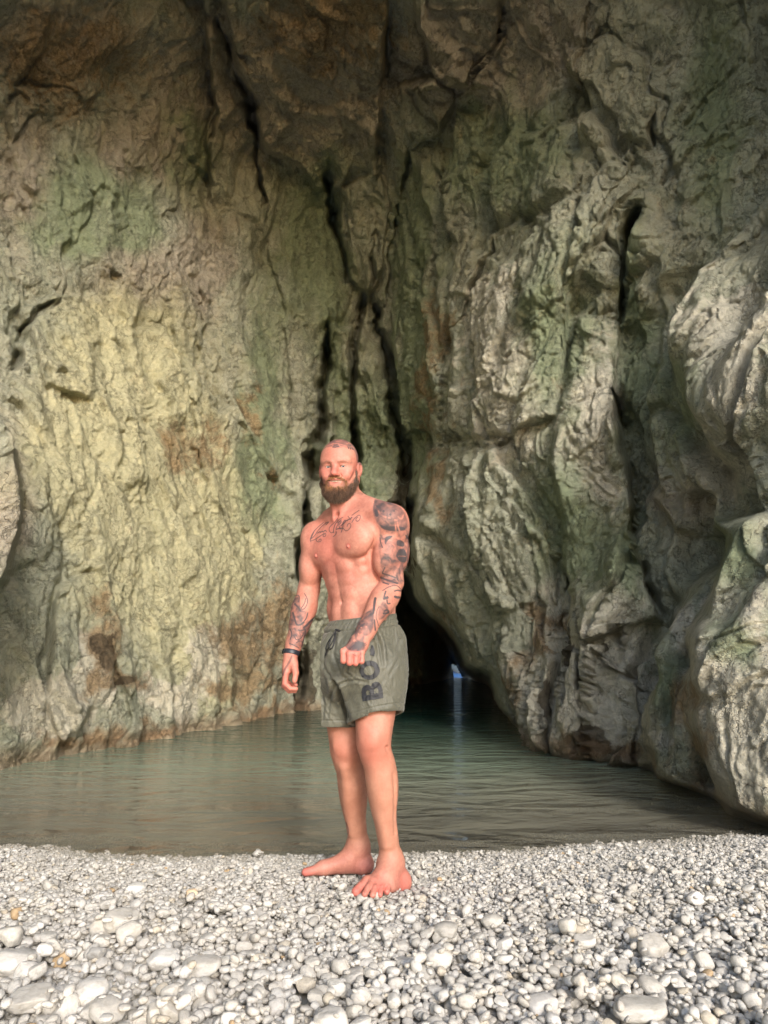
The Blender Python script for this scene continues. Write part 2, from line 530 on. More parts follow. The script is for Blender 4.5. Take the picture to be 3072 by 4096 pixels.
# the sea tunnel: everything inside VOID runs far back
m = (px > 380) & (px < 530) & (py > 540) & (py < 830)
idx = np.nonzero(m)[0]
jx2 = fbm(flat[idx] * 5, 3, 25) * 9; sdv = poly_sd(px[idx] + wx[idx] * 5 + jx2 * .6, py[idx] + wy[idx] * 5 + jx2 * .6, VOID)
deep = np.clip(-sdv / 3, 0, 1)
x_, y_ = px[idx], py[idx]
tun = 25.0 + 3.5 * sstep(418, 440, x_) * sstep(492, 470, x_) * sstep(600, 640, y_) + 4 * sstep(440, 451, x_) * sstep(474, 467, x_) * sstep(640, 660, y_)
rf[idx] = rf[idx] + (tun - rf[idx]) * deep ** 0.5

RNG = rf.reshape(NR, NC)
def soften(G, n=1):
    for _ in range(n):
        Gp = np.pad(G, ((1, 1), (1, 1)) + ((0, 0),) * (G.ndim - 2), mode='edge')
        G = (Gp[1:-1, 1:-1] * 4 + (Gp[:-2, 1:-1] + Gp[2:, 1:-1] + Gp[1:-1, :-2] + Gp[1:-1, 2:]) * 2 + Gp[:-2, :-2] + Gp[2:, 2:] + Gp[:-2, 2:] + Gp[2:, :-2]) / 16
    return G
RNG = soften(RNG, 1)
P1 = place(AZ, EL, RNG)
# normals of the coarse base for the displacement direction
def grid_normals(P):
    du = np.gradient(P, axis=1); dv = np.gradient(P, axis=0)
    n = np.cross(du, dv)
    return n / (np.linalg.norm(n, axis=-1, keepdims=True) + 1e-9)
N0 = grid_normals(P0)
if N0[NR // 2, NC // 2, 1] > 0: N0 = -N0
N0 = N0.reshape(-1, 3)
toc = -np.stack([np.sin(AZ) * np.cos(EL), np.cos(AZ) * np.cos(EL), np.sin(EL)], -1).reshape(-1, 3)
N0 = N0 * 0.45 + toc * 0.65
N0 /= np.linalg.norm(N0, axis=1, keepdims=True)
P = P1.reshape(-1, 3)
vis = (azf > R(-44)) & (azf < R(44)) & (elf < R(52))
# strata lean: right wall leans right-up, left wall hangs vertical
lean = sstep(0.0, 0.6, azf)[:, None]
Q = P.copy()
warp = np.stack([fbm(P * 0.9, 3, 21), fbm(P * 0.9 + 5, 3, 22), fbm(P * 0.9 + 11, 3, 23)], -1)
Q = Q + warp * 0.32
Qs = Q.copy()
Qs[:, 0] -= lean[:, 0] * (Qs[:, 2]) * 0.55
Qs[:, 2] *= 0.36
wallr = sstep(-0.1, 0.35, azf)
disp = (0.34 + 0.16 * wallr) * fbm(Qs * 0.75, 3, 31, ridged=True)
amp_far = 0.75 + 0.25 * sstep(6, 12, rf)
def facets(Q, sc, amp, tilt, seed, groove):
    f1, f2, h, off = voro(Q * sc, seed)
    g = np.stack([(h & 255), (h >> 8) & 255, (h >> 16) & 255], 1).astype(np.float32) / 127.5 - 1
    r = ((h >> 24) & 255).astype(np.float32) / 255 - 0.5
    d = (amp * r + tilt * (g * off).sum(1)) * (0.25 + 0.75 * sstep(0.0, 0.055, f2 - f1))
    return d - groove * np.exp(-((f2 - f1) / 0.07) ** 2)
fmask = 0.55 + 0.9 * sstep(-0.3, 0.35, fbm(P * 0.35 + 3, 2, 77))
wallr = sstep(-0.1, 0.35, azf)
disp += facets(Qs + 7, 0.45, 0.16, 0.52, 40, 0.0) * (0.15 + 0.85 * wallr)
disp += facets(Qs + 3, 0.95, 0.22, 0.50, 41, 0.05) * (0.42 + 0.58 * wallr) * fmask
disp += facets(Qs + 0.4 * warp, 2.2, 0.07, 0.20, 42, 0.03) * (0.65 + 0.35 * wallr) * fmask
disp += facets(Q * np.array([1, 1, 0.7]) + warp, 6.0, 0.026, 0.070, 43, 0.010) * (0.6 + 0.4 * wallr)
disp += 0.028 * fbm(Qs * 3.2, 4, 51, gain=0.6, ridged=True)
disp += 0.028 * fbm(Q * 9 + warp * 1.5, 4, 52, ridged=True)
disp += 0.030 * fbm(P * np.array([16, 16, 9]), 3, 53, ridged=True)
calm = zone == 1
disp[calm] = 0.6 * disp[calm] + 0.10 * fbm(Qs[calm] * 1.6, 4, 88, ridged=True) + 0.018 * fbm(P[calm] * 22, 3, 89)
calm = zone == 2
disp[calm] *= 0.9
vs_ = np.full(len(P), 99.0)
m = (px > 330) & (px < 600) & (py > 480) & (py < 860)
vs_[m] = poly_sd(px[m], py[m], VOID)
nearv = sstep(2, 34, vs_)[:, None]
Nd = toc * (1 - nearv) + N0 * nearv
disp = disp * (0.9 + 0.1 * nearv[:, 0])
P = P + Nd * (disp * amp_far)[:, None]
# rounding where the surface turns edge-on, so that steep flanks stay clean
Pg = P.reshape(NR, NC, 3)
stp = np.abs(np.gradient(np.linalg.norm(Pg[..., :2], axis=-1), axis=1)) + np.abs(np.gradient(np.linalg.norm(Pg[..., :2], axis=-1), axis=0))
slabz = (sstep(635, 670, px) * sstep(200, 240, py) * sstep(880, 840, py) + sstep(400, 412, px) * sstep(470, 450, px) * sstep(440, 470, py) * sstep(640, 600, py)).clip(0, 1).reshape(NR, NC)
wst = (np.clip((soften(stp, 3) - 0.16) / 0.12, 0, 1) * 0.7)[..., None]
wst = np.maximum(wst, (slabz * np.clip((soften(stp, 4) - 0.025) / 0.04, 0, 1))[..., None])
Pg = Pg * (1 - wst) + soften(soften(Pg, 3), 2) * wst
P = (Pg * 0.8 + soften(Pg, 1) * 0.2).reshape(-1, 3)
# undercut notch just above the water
zn = P[:, 2]
notch = np.exp(-((zn - (WATER_Z + 0.02)) / 0.10) ** 2)
P = P - N0 * (0.07 * notch)[:, None]
xy = np.array([0.10, 0.16, 0.0])

# ---- rock tints, pale partly painted light: smooth weights, laid out as the photograph shows them
def blob(x, y, rx, ry, ang=0.0):
    c, s = math.cos(ang), math.sin(ang)
    dx = qx - x + wx * 26; dy = qy - y + wy * 26
    a = (dx * c + dy * s) / rx; b = (-dx * s + dy * c) / ry
    return np.exp(-(a * a + b * b) ** 1.5)
green = np.zeros(len(P)); yellow = green.copy(); rust = green.copy(); pale = green.copy(); pink = green.copy(); dark = green.copy()
for a in [(75, 190, 40, 45), (70, 235, 60, 28), (130, 215, 30, 45), (190, 150, 25, 50), (335, 330, 20, 120), (330, 190, 22, 60), (380, 430, 30, 60), (420, 260, 28, 120), (420, 400, 22, 100),
          (530, 160, 60, 60), (640, 560, 16, 60), (560, 520, 30, 70), (600, 560, 26, 50), (720, 120, 40, 120), (745, 560, 26, 40), (740, 640, 26, 30), (672, 690, 12, 40), (260, 380, 22, 90), (255, 480, 30, 60),
          (640, 350, 20, 120), (690, 410, 30, 60), (350, 480, 30, 50), (300, 250, 30, 90), (560, 330, 40, 80), (480, 160, 30, 60)]:
    green += blob(*a)
for a in [(120, 400, 90, 70), (95, 560, 40, 70), (190, 520, 60, 80), (60, 470, 60, 60), (170, 620, 50, 60), (120, 330, 70, 40), (230, 560, 30, 40), (210, 690, 40, 30), (150, 480, 80, 80)]:
    yellow += blob(*a)
for a in [(93, 600, 8, 20), (100, 645, 16, 32), (95, 680, 20, 20), (130, 690, 26, 14), (235, 640, 36, 40), (270, 640, 22, 60), (225, 690, 40, 14), (440, 330, 10, 50), (430, 400, 8, 40), (445, 480, 10, 60),
          (178, 455, 14, 30), (206, 450, 14, 28), (245, 420, 9, 30), (540, 640, 12, 30), (520, 690, 14, 30), (560, 620, 14, 12), (270, 480, 10, 14), (690, 700, 20, 26), (706, 760, 14, 36),
          (70, 740, 40, 8), (150, 735, 50, 7), (250, 715, 50, 6), (600, 745, 40, 10), (650, 750, 20, 16), (440, 660, 20, 60), (330, 20, 80, 50), (60, 60, 90, 60)]:
    rust += blob(*a)
for a in [(88, 665, 12, 30), (70, 700, 40, 30), (170, 700, 30, 26), (30, 720, 40, 30), (590, 700, 16, 50), (625, 660, 14, 22), (625, 720, 20, 24), (545, 670, 24, 40), (525, 690, 16, 30), (600, 700, 50, 50), (650, 720, 40, 40), (560, 720, 30, 30), (620, 620, 30, 40), (730, 380, 50, 80), (720, 440, 50, 60),
          (735, 690, 40, 70), (745, 770, 30, 50), (740, 660, 40, 50), (755, 740, 40, 60), (750, 600, 30, 30), (760, 330, 30, 40), (690, 640, 14, 30), (600, 430, 26, 90), (520, 420, 40, 50), (500, 330, 40, 60), (570, 620, 30, 60), (200, 660, 20, 30)]:
    pale += blob(*a)  # pale stone; extra weight on the right outcrop paints in stronger light
for a in [(5, 500, 20, 80), (120, 165, 60, 26), (170, 130, 60, 50), (20, 190, 30, 80), (205, 260, 26, 60), (265, 60, 60, 50), (300, 120, 60, 60), (330, 80, 70, 70), (450, 60, 60, 60), (500, 60, 60, 60), (540, 40, 60, 60),
          (150, 280, 60, 40), (690, 490, 40, 60), (60, 30, 90, 50), (210, 60, 60, 60)]:
    pink += blob(*a)
for a in [(300, 690, 14, 40), (405, 520, 14, 60), (575, 640, 7, 20), (560, 700, 6, 30), (606, 740, 20, 10), (100, 655, 8, 16), (120, 690, 16, 8)]:
    dark += blob(*a)  # dark brown weight, mostly along the cracks
nz = P[:, 2]
cols = {'green': np.clip(green, 0, 1), 'yellow': np.clip(yellow, 0, 1), 'rust': np.clip(rust, 0, 1), 'pale': np.clip(pale, 0, 1), 'pink': np.clip(pink, 0, 1), 'dark': np.clip(dark, 0, 1)}
tintA = np.stack([cols['green'], cols['yellow'], cols['rust']], 1)
tintB = np.stack([cols['pale'], cols['pink'], cols['dark']], 1)

def rock_material():
    t = NT("cave_rock")
    p = t.pos()
    ps = t.pos((1.0, 1.0, 0.4))
    A = t.add('ShaderNodeSeparateColor'); t.l.new(t.attr('tintA', 'Color'), A.inputs[0])
    B = t.add('ShaderNodeSeparateColor'); t.l.new(t.attr('tintB', 'Color'), B.inputs[0])
    n1 = t.noise(ps, 0.9, 6, 0.6, 0.8)
    n2 = t.noise(p, 4.5, 7, 0.62, 0.6)
    n3 = t.noise(p, 24, 6, 0.65, 0.3)
    n4 = t.noise(ps, 2.2, 8, 0.68, 1.4)
    base = t.ramp(n1, [(0.28, (0.30, 0.31, 0.235)), (0.46, (0.44, 0.44, 0.345)), (0.56, (0.38, 0.395, 0.30)), (0.74, (0.55, 0.54, 0.445))])
    def wmask(ch, n, lo=0.32, hi=0.62, k=1.0):
        s = t.math('ADD', ch, t.math('MULTIPLY', t.math('SUBTRACT', n, 0.5), 2.0 * k))
        return t.mapr(s, lo, hi)
    c = base
    c = t.mix(t.math('MULTIPLY', wmask(B.outputs[1], n4, 0.1, 0.9), 0.7), c, (0.42, 0.355, 0.29))
    c = t.mix(t.math('MULTIPLY', wmask(A.outputs[1], n4, 0.05, 1.0, 0.7), 0.8), c, (0.58, 0.545, 0.345))
    c = t.mix(t.math('MULTIPLY', wmask(B.outputs[0], n2, 0.3, 0.6), 0.8), c, (0.62, 0.58, 0.48))
    c = t.mix(t.math('MULTIPLY', wmask(A.outputs[0], n4, 0.1, 1.0, 0.8), 0.85), c, (0.24, 0.29, 0.175))
    c = t.mix(t.math('MULTIPLY', wmask(A.outputs[2], n2, 0.3, 1.0, 1.2), 0.85), c, t.ramp(n3, [(0.3, (0.19, 0.125, 0.065)), (0.6, (0.30, 0.21, 0.115)), (0.75, (0.45, 0.36, 0.22))]))
    c = t.mix(t.math('MULTIPLY', wmask(B.outputs[2], n2, 0.4, 0.6), 0.8), c, (0.07, 0.05, 0.03))
    # mottling and mineral veins
    c = t.mix(1.0, c, t.ramp(n2, [(0.25, (0.74, 0.75, 0.72)), (0.5, (1, 1, 1)), (0.75, (1.18, 1.16, 1.11))]), 'MULTIPLY')
    c = t.mix(0.6, c, t.ramp(n3, [(0.3, (0.66, 0.66, 0.64)), (0.55, (1, 1, 1)), (0.8, (1.22, 1.2, 1.16))]), 'MULTIPLY')
    # fine dark hairline joints
    w = t.add('ShaderNodeVectorMath', operation='ADD')
    nn = t.add('ShaderNodeTexNoise'); t.l.new(p, nn.inputs['Vector']); nn.inputs['Scale'].default_value = 1.7; nn.inputs['Detail'].default_value = 6; nn.inputs['Roughness'].default_value = 0.65
    t.l.new(ps, w.inputs[0]); t.l.new(nn.outputs['Color'], w.inputs[1])
    v = t.add('ShaderNodeTexVoronoi', feature='DISTANCE_TO_EDGE'); t.l.new(w.outputs[0], v.inputs['Vector']); v.inputs['Scale'].default_value = 2.2
    v2 = t.add('ShaderNodeTexVoronoi', feature='DISTANCE_TO_EDGE'); t.l.new(w.outputs[0], v2.inputs['Vector']); v2.inputs['Scale'].default_value = 7.5
    e1 = t.mapr(v.outputs[0], 0.0, 0.022)
    e2 = t.mapr(v2.outputs[0], 0.0, 0.05)
    gate = t.mapr(n4, 0.42, 0.55)
    crack = t.math('MULTIPLY', e1, t.math('MAXIMUM', e2, gate))
    c = t.mix(t.math('MULTIPLY', t.math('SUBTRACT', 1.0, crack), 0.35), c, (0.05, 0.045, 0.03))
    # darker wet band close to the water
    z = t.add('ShaderNodeSeparateXYZ'); t.l.new(p, z.inputs[0])
    wet = t.mapr(t.math('ADD', z.outputs[2], t.math('MULTIPLY', n2, -0.25)), -0.16, 0.02, 1.0, 0.0)
    c = t.mix(t.math('MULTIPLY', wet, 0.6), c, (0.30, 0.19, 0.11))
    rough = t.mapr(wet, 0, 1, 0.88, 0.5)
    b = t.principled(Base_Color=c, Roughness=rough)
    b.inputs['Specular IOR Level'].default_value = 0.3
    h = t.math('ADD', t.math('MULTIPLY', n2, 0.7), t.math('MULTIPLY', n3, 0.28))
    bm1 = t.bump(h, 1.0, 0.10)
    fine = t.math('ADD', t.noise(p, 60, 6, 0.7, 0.4), t.math('MULTIPLY', crack, 0.8))
    bm2 = t.bump(fine, 0.9, 0.03, bm1)
    t.l.new(bm2, b.inputs['Normal'])
    return t.m
MAT_ROCK = rock_material()

# ---- faces, split into the pieces of the setting
I0 = (np.arange(NR - 1)[:, None] * NC + np.arange(NC - 1)[None, :])
Fq = np.stack([I0, I0 + 1, I0 + NC + 1, I0 + NC], -1).reshape(-1, 4)
fc = P[Fq].mean(1)
fpx = px[Fq].mean(1); fpy = py[Fq].mean(1)
keep = (fc[:, 2] > -1.6) & ~((elf[Fq].mean(1) < R(-6)) & (np.abs(azf[Fq].mean(1)) > R(60)) & (fc[:, 2] < -1.0))
ex = poly_sd(fpx, fpy, EXIT) < 0
keep &= ~ex
fz = zone[Fq].max(1)
faz = azf[Fq].mean(1)
ridge_x = np.interp(fpy, [-500, 0, 110, 170, 300, 380, 480, 600, 720], [392, 391, 383, 376, 370, 392, 411, 414, 405])
ceil_y = np.interp(fpx, [-400, 0, 100, 215, 252, 300, 345, 380, 440, 480, 510, 600], [70, 75, 60, 10, 110, 160, 184, 172, 70, 90, 10, -60])
is_ceil = (fpy < ceil_y) & (fz == 0)
groups = [('cave_ceiling', is_ceil), ('left_cave_wall', ~is_ceil & (fz == 0) & (fpx <= ridge_x)), ('right_cave_wall', ~is_ceil & (fz == 0) & (fpx > ridge_x)),
          ('rock_outcrop', fz == 1), ('rock_outcrop', fz == 2)]
for gi, (nm, msk) in enumerate(groups):
    F = Fq[keep & msk]
    if len(F) == 0: continue
    used, inv = np.unique(F, return_inverse=True)
    o = mesh_np(nm, P[used], inv.reshape(F.shape), MAT_ROCK, attrs={'tintA': tintA[used], 'tintB': tintB[used]})
    if gi < 3: tag(o, kind='structure')
    elif gi == 3: tag(o, 'big pale limestone outcrop with mossy green top rising from the water at the right', 'rock')
    else: tag(o, 'pinkish pale rock spur jutting in at the left edge above the pool', 'rock')

# unseen roof and flanks, height and edge shaped to shade the upper walls (the cave mouth is open towards -Y)
def shell():
    us = np.linspace(-1, 1, 60); vs = np.linspace(0, 1, 26)
    U, Vv = np.meshgrid(us, vs)
    a = U * R(88)
    yy = 3.4 - Vv * 3.6
    Rx = 6.8 + 2.0 * Vv * (np.sin(a) > 0); Rz = 10.9 + 0.6 * Vv + 2.4 * np.sin(a)
    X = np.sin(a) * Rx; Z = -0.3 + np.cos(a) * Rz
    Pp = np.stack([X, yy, Z], -1).reshape(-1, 3)
    n = fbm(Pp * 0.5, 4, 9, ridged=True)
    Pp += np.stack([Pp[:, 0] * 0.06, Pp[:, 1] * 0, Pp[:, 2] * 0.06], 1) * n[:, None]
    i0 = (np.arange(25)[:, None] * 60 + np.arange(59)[None, :])
    F = np.stack([i0, i0 + 60, i0 + 61, i0 + 1], -1).reshape(-1, 4)
    z3 = np.zeros((len(Pp), 3))
    o = mesh_np('unseen_shade_roof', Pp, F, MAT_ROCK, attrs={'tintA': z3, 'tintB': z3})
    tag(o, kind='structure')
shell()

# lit rocks and the sea outside the far end of the tunnel
def far_rocks():
    az, el = np.meshgrid(np.linspace(R(2), R(11), 90), np.linspace(R(-4), R(4), 70))
    r_ = 38.0 + 9 * sstep(R(6.3), R(5.2), az)
    Pp = place(az, el, r_).reshape(-1, 3)
    n = fbm(Pp * 1.1, 4, 3, ridged=True); f1, f2, h, off = voro(Pp * 1.5, 8)
    Pp[:, 1] += n * 0.7 + ((h & 255) / 255.0) * 1.2
    i0 = (np.arange(69)[:, None] * 90 + np.arange(89)[None, :])
    F = np.stack([i0, i0 + 1, i0 + 91, i0 + 90], -1).reshape(-1, 4)
    z3 = np.zeros((len(Pp), 3)); b3 = z3.copy(); b3[:, 0] = 1
    return mesh_np('rock_face', Pp, F, MAT_ROCK, attrs={'tintA': z3, 'tintB': b3})
fr_ = far_rocks(); tag(fr_, kind='structure')

# ================================================================== WATER AND BED
def water_material():
    t = NT("pool_water")
    p = t.pos()
    s = t.add('ShaderNodeSeparateXYZ'); t.l.new(p, s.inputs[0])
    dep = t.attr('depth')
    c = t.ramp(dep, [(0.0, (0.60, 0.55, 0.43)), (0.10, (0.47, 0.47, 0.36)), (0.30, (0.27, 0.33, 0.245)), (0.6, (0.10, 0.15, 0.11)), (1.0, (0.015, 0.055, 0.045))])
    far = t.mapr(s.outputs[1], 24.0, 30.0)
    c = t.mix(far, c, (0.01, 0.17, 0.50))
    op = t.mapr(dep, 0.0, 0.30, 0.25, 0.93)
    diff = t.add('ShaderNodeBsdfDiffuse'); t.l.new(c, diff.inputs[0])
    tr = t.add('ShaderNodeBsdfTransparent'); tr.inputs[0].default_value = (0.88, 0.90, 0.80, 1)
    m1 = t.add('ShaderNodeMixShader'); t.l.new(op, m1.inputs[0]); t.l.new(tr.outputs[0], m1.inputs[1]); t.l.new(diff.outputs[0], m1.inputs[2])
    gl = t.add('ShaderNodeBsdfGlossy'); gl.inputs['Roughness'].default_value = 0.03; gl.inputs[0].default_value = (0.95, 0.95, 0.95, 1)
    pw = t.pos((0.45, 1.0, 1.0))
    pw2 = t.pos((0.6, 1.0, 1.0))
    h1 = t.noise(pw, 3.4, 2, 0.45, 0.9)
    h2 = t.noise(pw2, 9.0, 4, 0.55, 1.2)
    h3 = t.noise(pw2, 26.0, 3, 0.5, 0.8)
    h = t.math('ADD', t.math('MULTIPLY', h1, 1.0), t.math('ADD', t.math('MULTIPLY', h2, 0.20), t.math('MULTIPLY', h3, 0.03)))
    n = t.bump(h, 1.0, 0.075)
    t.l.new(n, gl.inputs['Normal'])
    fr = t.add('ShaderNodeFresnel'); fr.inputs[0].default_value = 1.33; t.l.new(n, fr.inputs['Normal'])
    m2 = t.add('ShaderNodeMixShader'); t.l.new(fr.outputs[0], m2.inputs[0]); t.l.new(m1.outputs[0], m2.inputs[1]); t.l.new(gl.outputs[0], m2.inputs[2])
    t.l.new(m2.outputs[0], t.out.inputs[0])
    return t.m
shore_px = [(-200, 836), (0, 841), (60, 843), (110, 848), (160, 853), (290, 851), (330, 851), (430, 848), (500, 846), (600, 839), (700, 833), (768, 831), (950, 826)]
_sh = on_z(np.array([s[0] for s in shore_px]), np.array([s[1] for s in shore_px]), WATER_Z)
def shore_y(x):
    return np.interp(x, _sh[:, 0], _sh[:, 1])
def beach_h(x, y):
    d = y - shore_y(x)                       # >0 under water
    up = np.clip(-d, 0, 50)
    h = WATER_Z + 0.105 * (1 - np.exp(-up / 0.42)) + 0.012 * up * np.exp(-up / 3)
    dn = np.clip(d, 0, 50)
    h = np.where(d > 0, WATER_Z - 0.13 * dn - 0.06 * np.clip(dn - 1.2, 0, 30), h)
    return np.maximum(h, -1.5)
def vnoise2(x, y, s, seed):
    sh = np.shape(x)
    Pq = np.stack([np.ravel(x) * s, np.ravel(y) * s, np.zeros(np.size(x))], 1)
    return gnoise(Pq, seed).reshape(sh)
gx, gy = np.meshgrid(np.linspace(-9, 9, 200), np.concatenate([np.linspace(-8, 1, 40), np.linspace(1.05, 6, 140), np.linspace(6.2, 30, 60)]))
gz = beach_h(gx, gy) + 0.012 * vnoise2(gx, gy, 1.3, 4) - 0.028
r0, c0 = gx.shape
i0 = (np.arange(r0 - 1)[:, None] * c0 + np.arange(c0 - 1)[None, :])
GF = np.stack([i0, i0 + 1, i0 + c0 + 1, i0 + c0], -1).reshape(-1, 4)
bedm = simple_mat("beach_sand", (0.44, 0.41, 0.34), 0.9, 60, 0.5)
beach = tag(mesh_np('beach', np.stack([gx, gy, gz], -1).reshape(-1, 3), GF, bedm), kind='structure')
wx1 = np.concatenate([np.linspace(-9, 9, 160)]); wy1 = np.concatenate([np.linspace(3.2, 8, 110), np.linspace(8.2, 60, 70)])
gx, gy = np.meshgrid(wx1, wy1)
dep = np.clip(-(beach_h(gx, gy) - WATER_Z), 0, 1.4) / 1.4
dep = np.where(gy < shore_y(gx), 0, dep)
r0, c0 = gx.shape
i0 = (np.arange(r0 - 1)[:, None] * c0 + np.arange(c0 - 1)[None, :])
GF = np.stack([i0, i0 + 1, i0 + c0 + 1, i0 + c0], -1).reshape(-1, 4)
water = tag(mesh_np('water', np.stack([gx, gy, np.full(gx.shape, WATER_Z)], -1).reshape(-1, 3), GF, water_material(), attrs={'depth': dep.ravel()}), kind='structure')

# ================================================================== PEBBLES
rs = np.random.RandomState(7)
def pebble_material():
    t = NT("pebble_stone")
    rnd = t.add('ShaderNodeObjectInfo').outputs['Random']
    tc = t.add('ShaderNodeTexCoord').outputs['Object']
    p = t.pos()
    s = t.add('ShaderNodeSeparateXYZ'); t.l.new(p, s.inputs[0])
    c = t.ramp(rnd, [(0.0, (0.517, 0.486, 0.441)), (0.30, (0.604, 0.575, 0.533)), (0.55, (0.551, 0.520, 0.470)), (0.70, (0.636, 0.608, 0.561)), (0.84, (0.447, 0.423, 0.387)), (0.925, (0.569, 0.506, 0.413)), (0.955, (0.517, 0.494, 0.466)), (0.985, (0.345, 0.330, 0.310)), (0.995, (0.517, 0.371, 0.223))], 'CONSTANT')
    n1 = t.noise(tc, 2.2, 6, 0.6, 0.5)
    n2 = t.noise(tc, 9, 5, 0.6, 0.3)
    c = t.mix(1.0, c, t.ramp(n1, [(0.3, (0.72, 0.70, 0.66)), (0.5, (0.96, 0.96, 0.96)), (0.72, (1.08, 1.07, 1.05))]), 'MULTIPLY')
    c = t.mix(0.7, c, t.ramp(n2, [(0.3, (0.84, 0.82, 0.79)), (0.55, (1, 1, 1))]), 'MULTIPLY')
    big = t.noise(p, 3.0, 3)
    c = t.mix(0.6, c, t.ramp(big, [(0.35, (0.90, 0.88, 0.84)), (0.6, (1, 1, 1))]), 'MULTIPLY')
    wet = t.mapr(t.math('ADD', s.outputs[2], t.math('MULTIPLY', big, -0.02)), WATER_Z + 0.008, WATER_Z + 0.042, 1.0, 0.0)
    c = t.mix(t.math('MULTIPLY', wet, 0.62), c, (0.23, 0.205, 0.155))
    rough = t.mapr(wet, 0, 1, 0.72, 0.25)
    b = t.principled(Base_Color=c, Roughness=rough)
    b.inputs['Specular IOR Level'].default_value = 0.35
    h = t.math('ADD', t.math('MULTIPLY', n1, 0.8), t.math('MULTIPLY', n2, 0.5))
    t.l.new(t.bump(h, 0.55, 0.004), b.inputs['Normal'])
    return t.m
MAT_PEB = pebble_material()
MAT_PEB_OCHRE = simple_mat("ochre_stone", (0.58, 0.44, 0.29), 0.7, 60, 0.3, 0.2)

def pebble_mesh(seed, sub=3, rough=0.0):
    bm = bmesh.new()
    bmesh.ops.create_icosphere(bm, subdivisions=sub, radius=1.0)
    V = np.array([v.co[:] for v in bm.verts])
    r_ = np.random.RandomState(seed)
    # superellipsoid blend plus a few worn flats
    e = r_.uniform(0.62, 0.95)
    S = np.sign(V) * np.abs(V) ** e
    S /= np.maximum(1e-6, np.linalg.norm(S, axis=1, keepdims=True)) ** 0.35
    for k in range(r_.randint(3, 7)):
        n = r_.normal(size=3); n /= np.linalg.norm(n)
        d = S @ n
        lim = r_.uniform(0.62, 0.9)
        over = np.clip(d - lim, 0, None)
        S -= n * (over * 0.72)[:, None]
    nz_ = fbm(V * 1.3 + seed * 3.1, 3, seed)
    S *= (1 + 0.20 * nz_)[:, None]
    if rough: S *= (1 + rough * fbm(V * 3.1 + seed, 4, seed + 5, ridged=True))[:, None]
    S /= np.abs(S).max(0)
    for v, c in zip(bm.verts, S): v.co = c
    for f in bm.faces: f.smooth = True
    me = bpy.data.meshes.new("pebble")
    bm.to_mesh(me); bm.free()
    me.materials.append(MAT_PEB)
    return me
N_SH = 16
low = [pebble_mesh(100 + i, 2) for i in range(N_SH)]
high = [pebble_mesh(100 + i, 4, 0.05 if i % 3 == 0 else 0.012) for i in range(N_SH)]

RES = 0.004
X0, X1, Y0, Y1 = -3.3, 3.3, 1.45, 5.0
nx_, ny_ = int((X1 - X0) / RES), int((Y1 - Y0) / RES)
cx_ = X0 + (np.arange(nx_) + 0.5) * RES
cy_ = Y0 + (np.arange(ny_) + 0.5) * RES
H = beach_h(cx_[None, :] + 0 * cy_[:, None], cy_[:, None] + 0 * cx_[None, :]) - 0.030
H = H.astype(np.float32)
_gxn = vnoise2(cx_[None, ::8] + 0 * cy_[::8, None], cy_[::8, None] + 0 * cx_[None, ::8], 2.4, 12)
H += 0.012 * np.kron(_gxn, np.ones((8, 8)))[:ny_, :nx_].astype(np.float32)
def drop(x, y, a, b, c, th):
    """rest an ellipsoid on the height raster, return its centre height"""
    r_ = a
    i0_, i1_ = int((x - r_ - X0) / RES), int((x + r_ - X0) / RES) + 1
    j0_, j1_ = int((y - r_ - Y0) / RES), int((y + r_ - Y0) / RES) + 1
    if i0_ < 0 or j0_ < 0 or i1_ >= nx_ or j1_ >= ny_: return None
    dx = cx_[i0_:i1_][None, :] - x; dy = cy_[j0_:j1_][:, None] - y
    ct, st = math.cos(th), math.sin(th)
    q = 1 - ((dx * ct + dy * st) / a) ** 2 - ((-dx * st + dy * ct) / b) ** 2
    m = q > 0
    if not m.any(): return None
    s = np.sqrt(np.where(m, q, 0)) * c
    Hs = H[j0_:j1_, i0_:i1_]
    t = (Hs + s)[m]
    z = 0.45 * t.max() + 0.55 * t.mean()
    np.maximum(Hs, z + s, out=Hs, where=m)
    return z
def px_stone(sx, sy, w, h, z=0.01):
    """stone traced from the photograph (source pixels): position and half sizes in metres"""
    p = on_z(sx / 4, sy / 4, z)
    d = p[1] / _cp
    k = d / FPX / 4
    return p[0], p[1], w * k / 2, h * k / 2
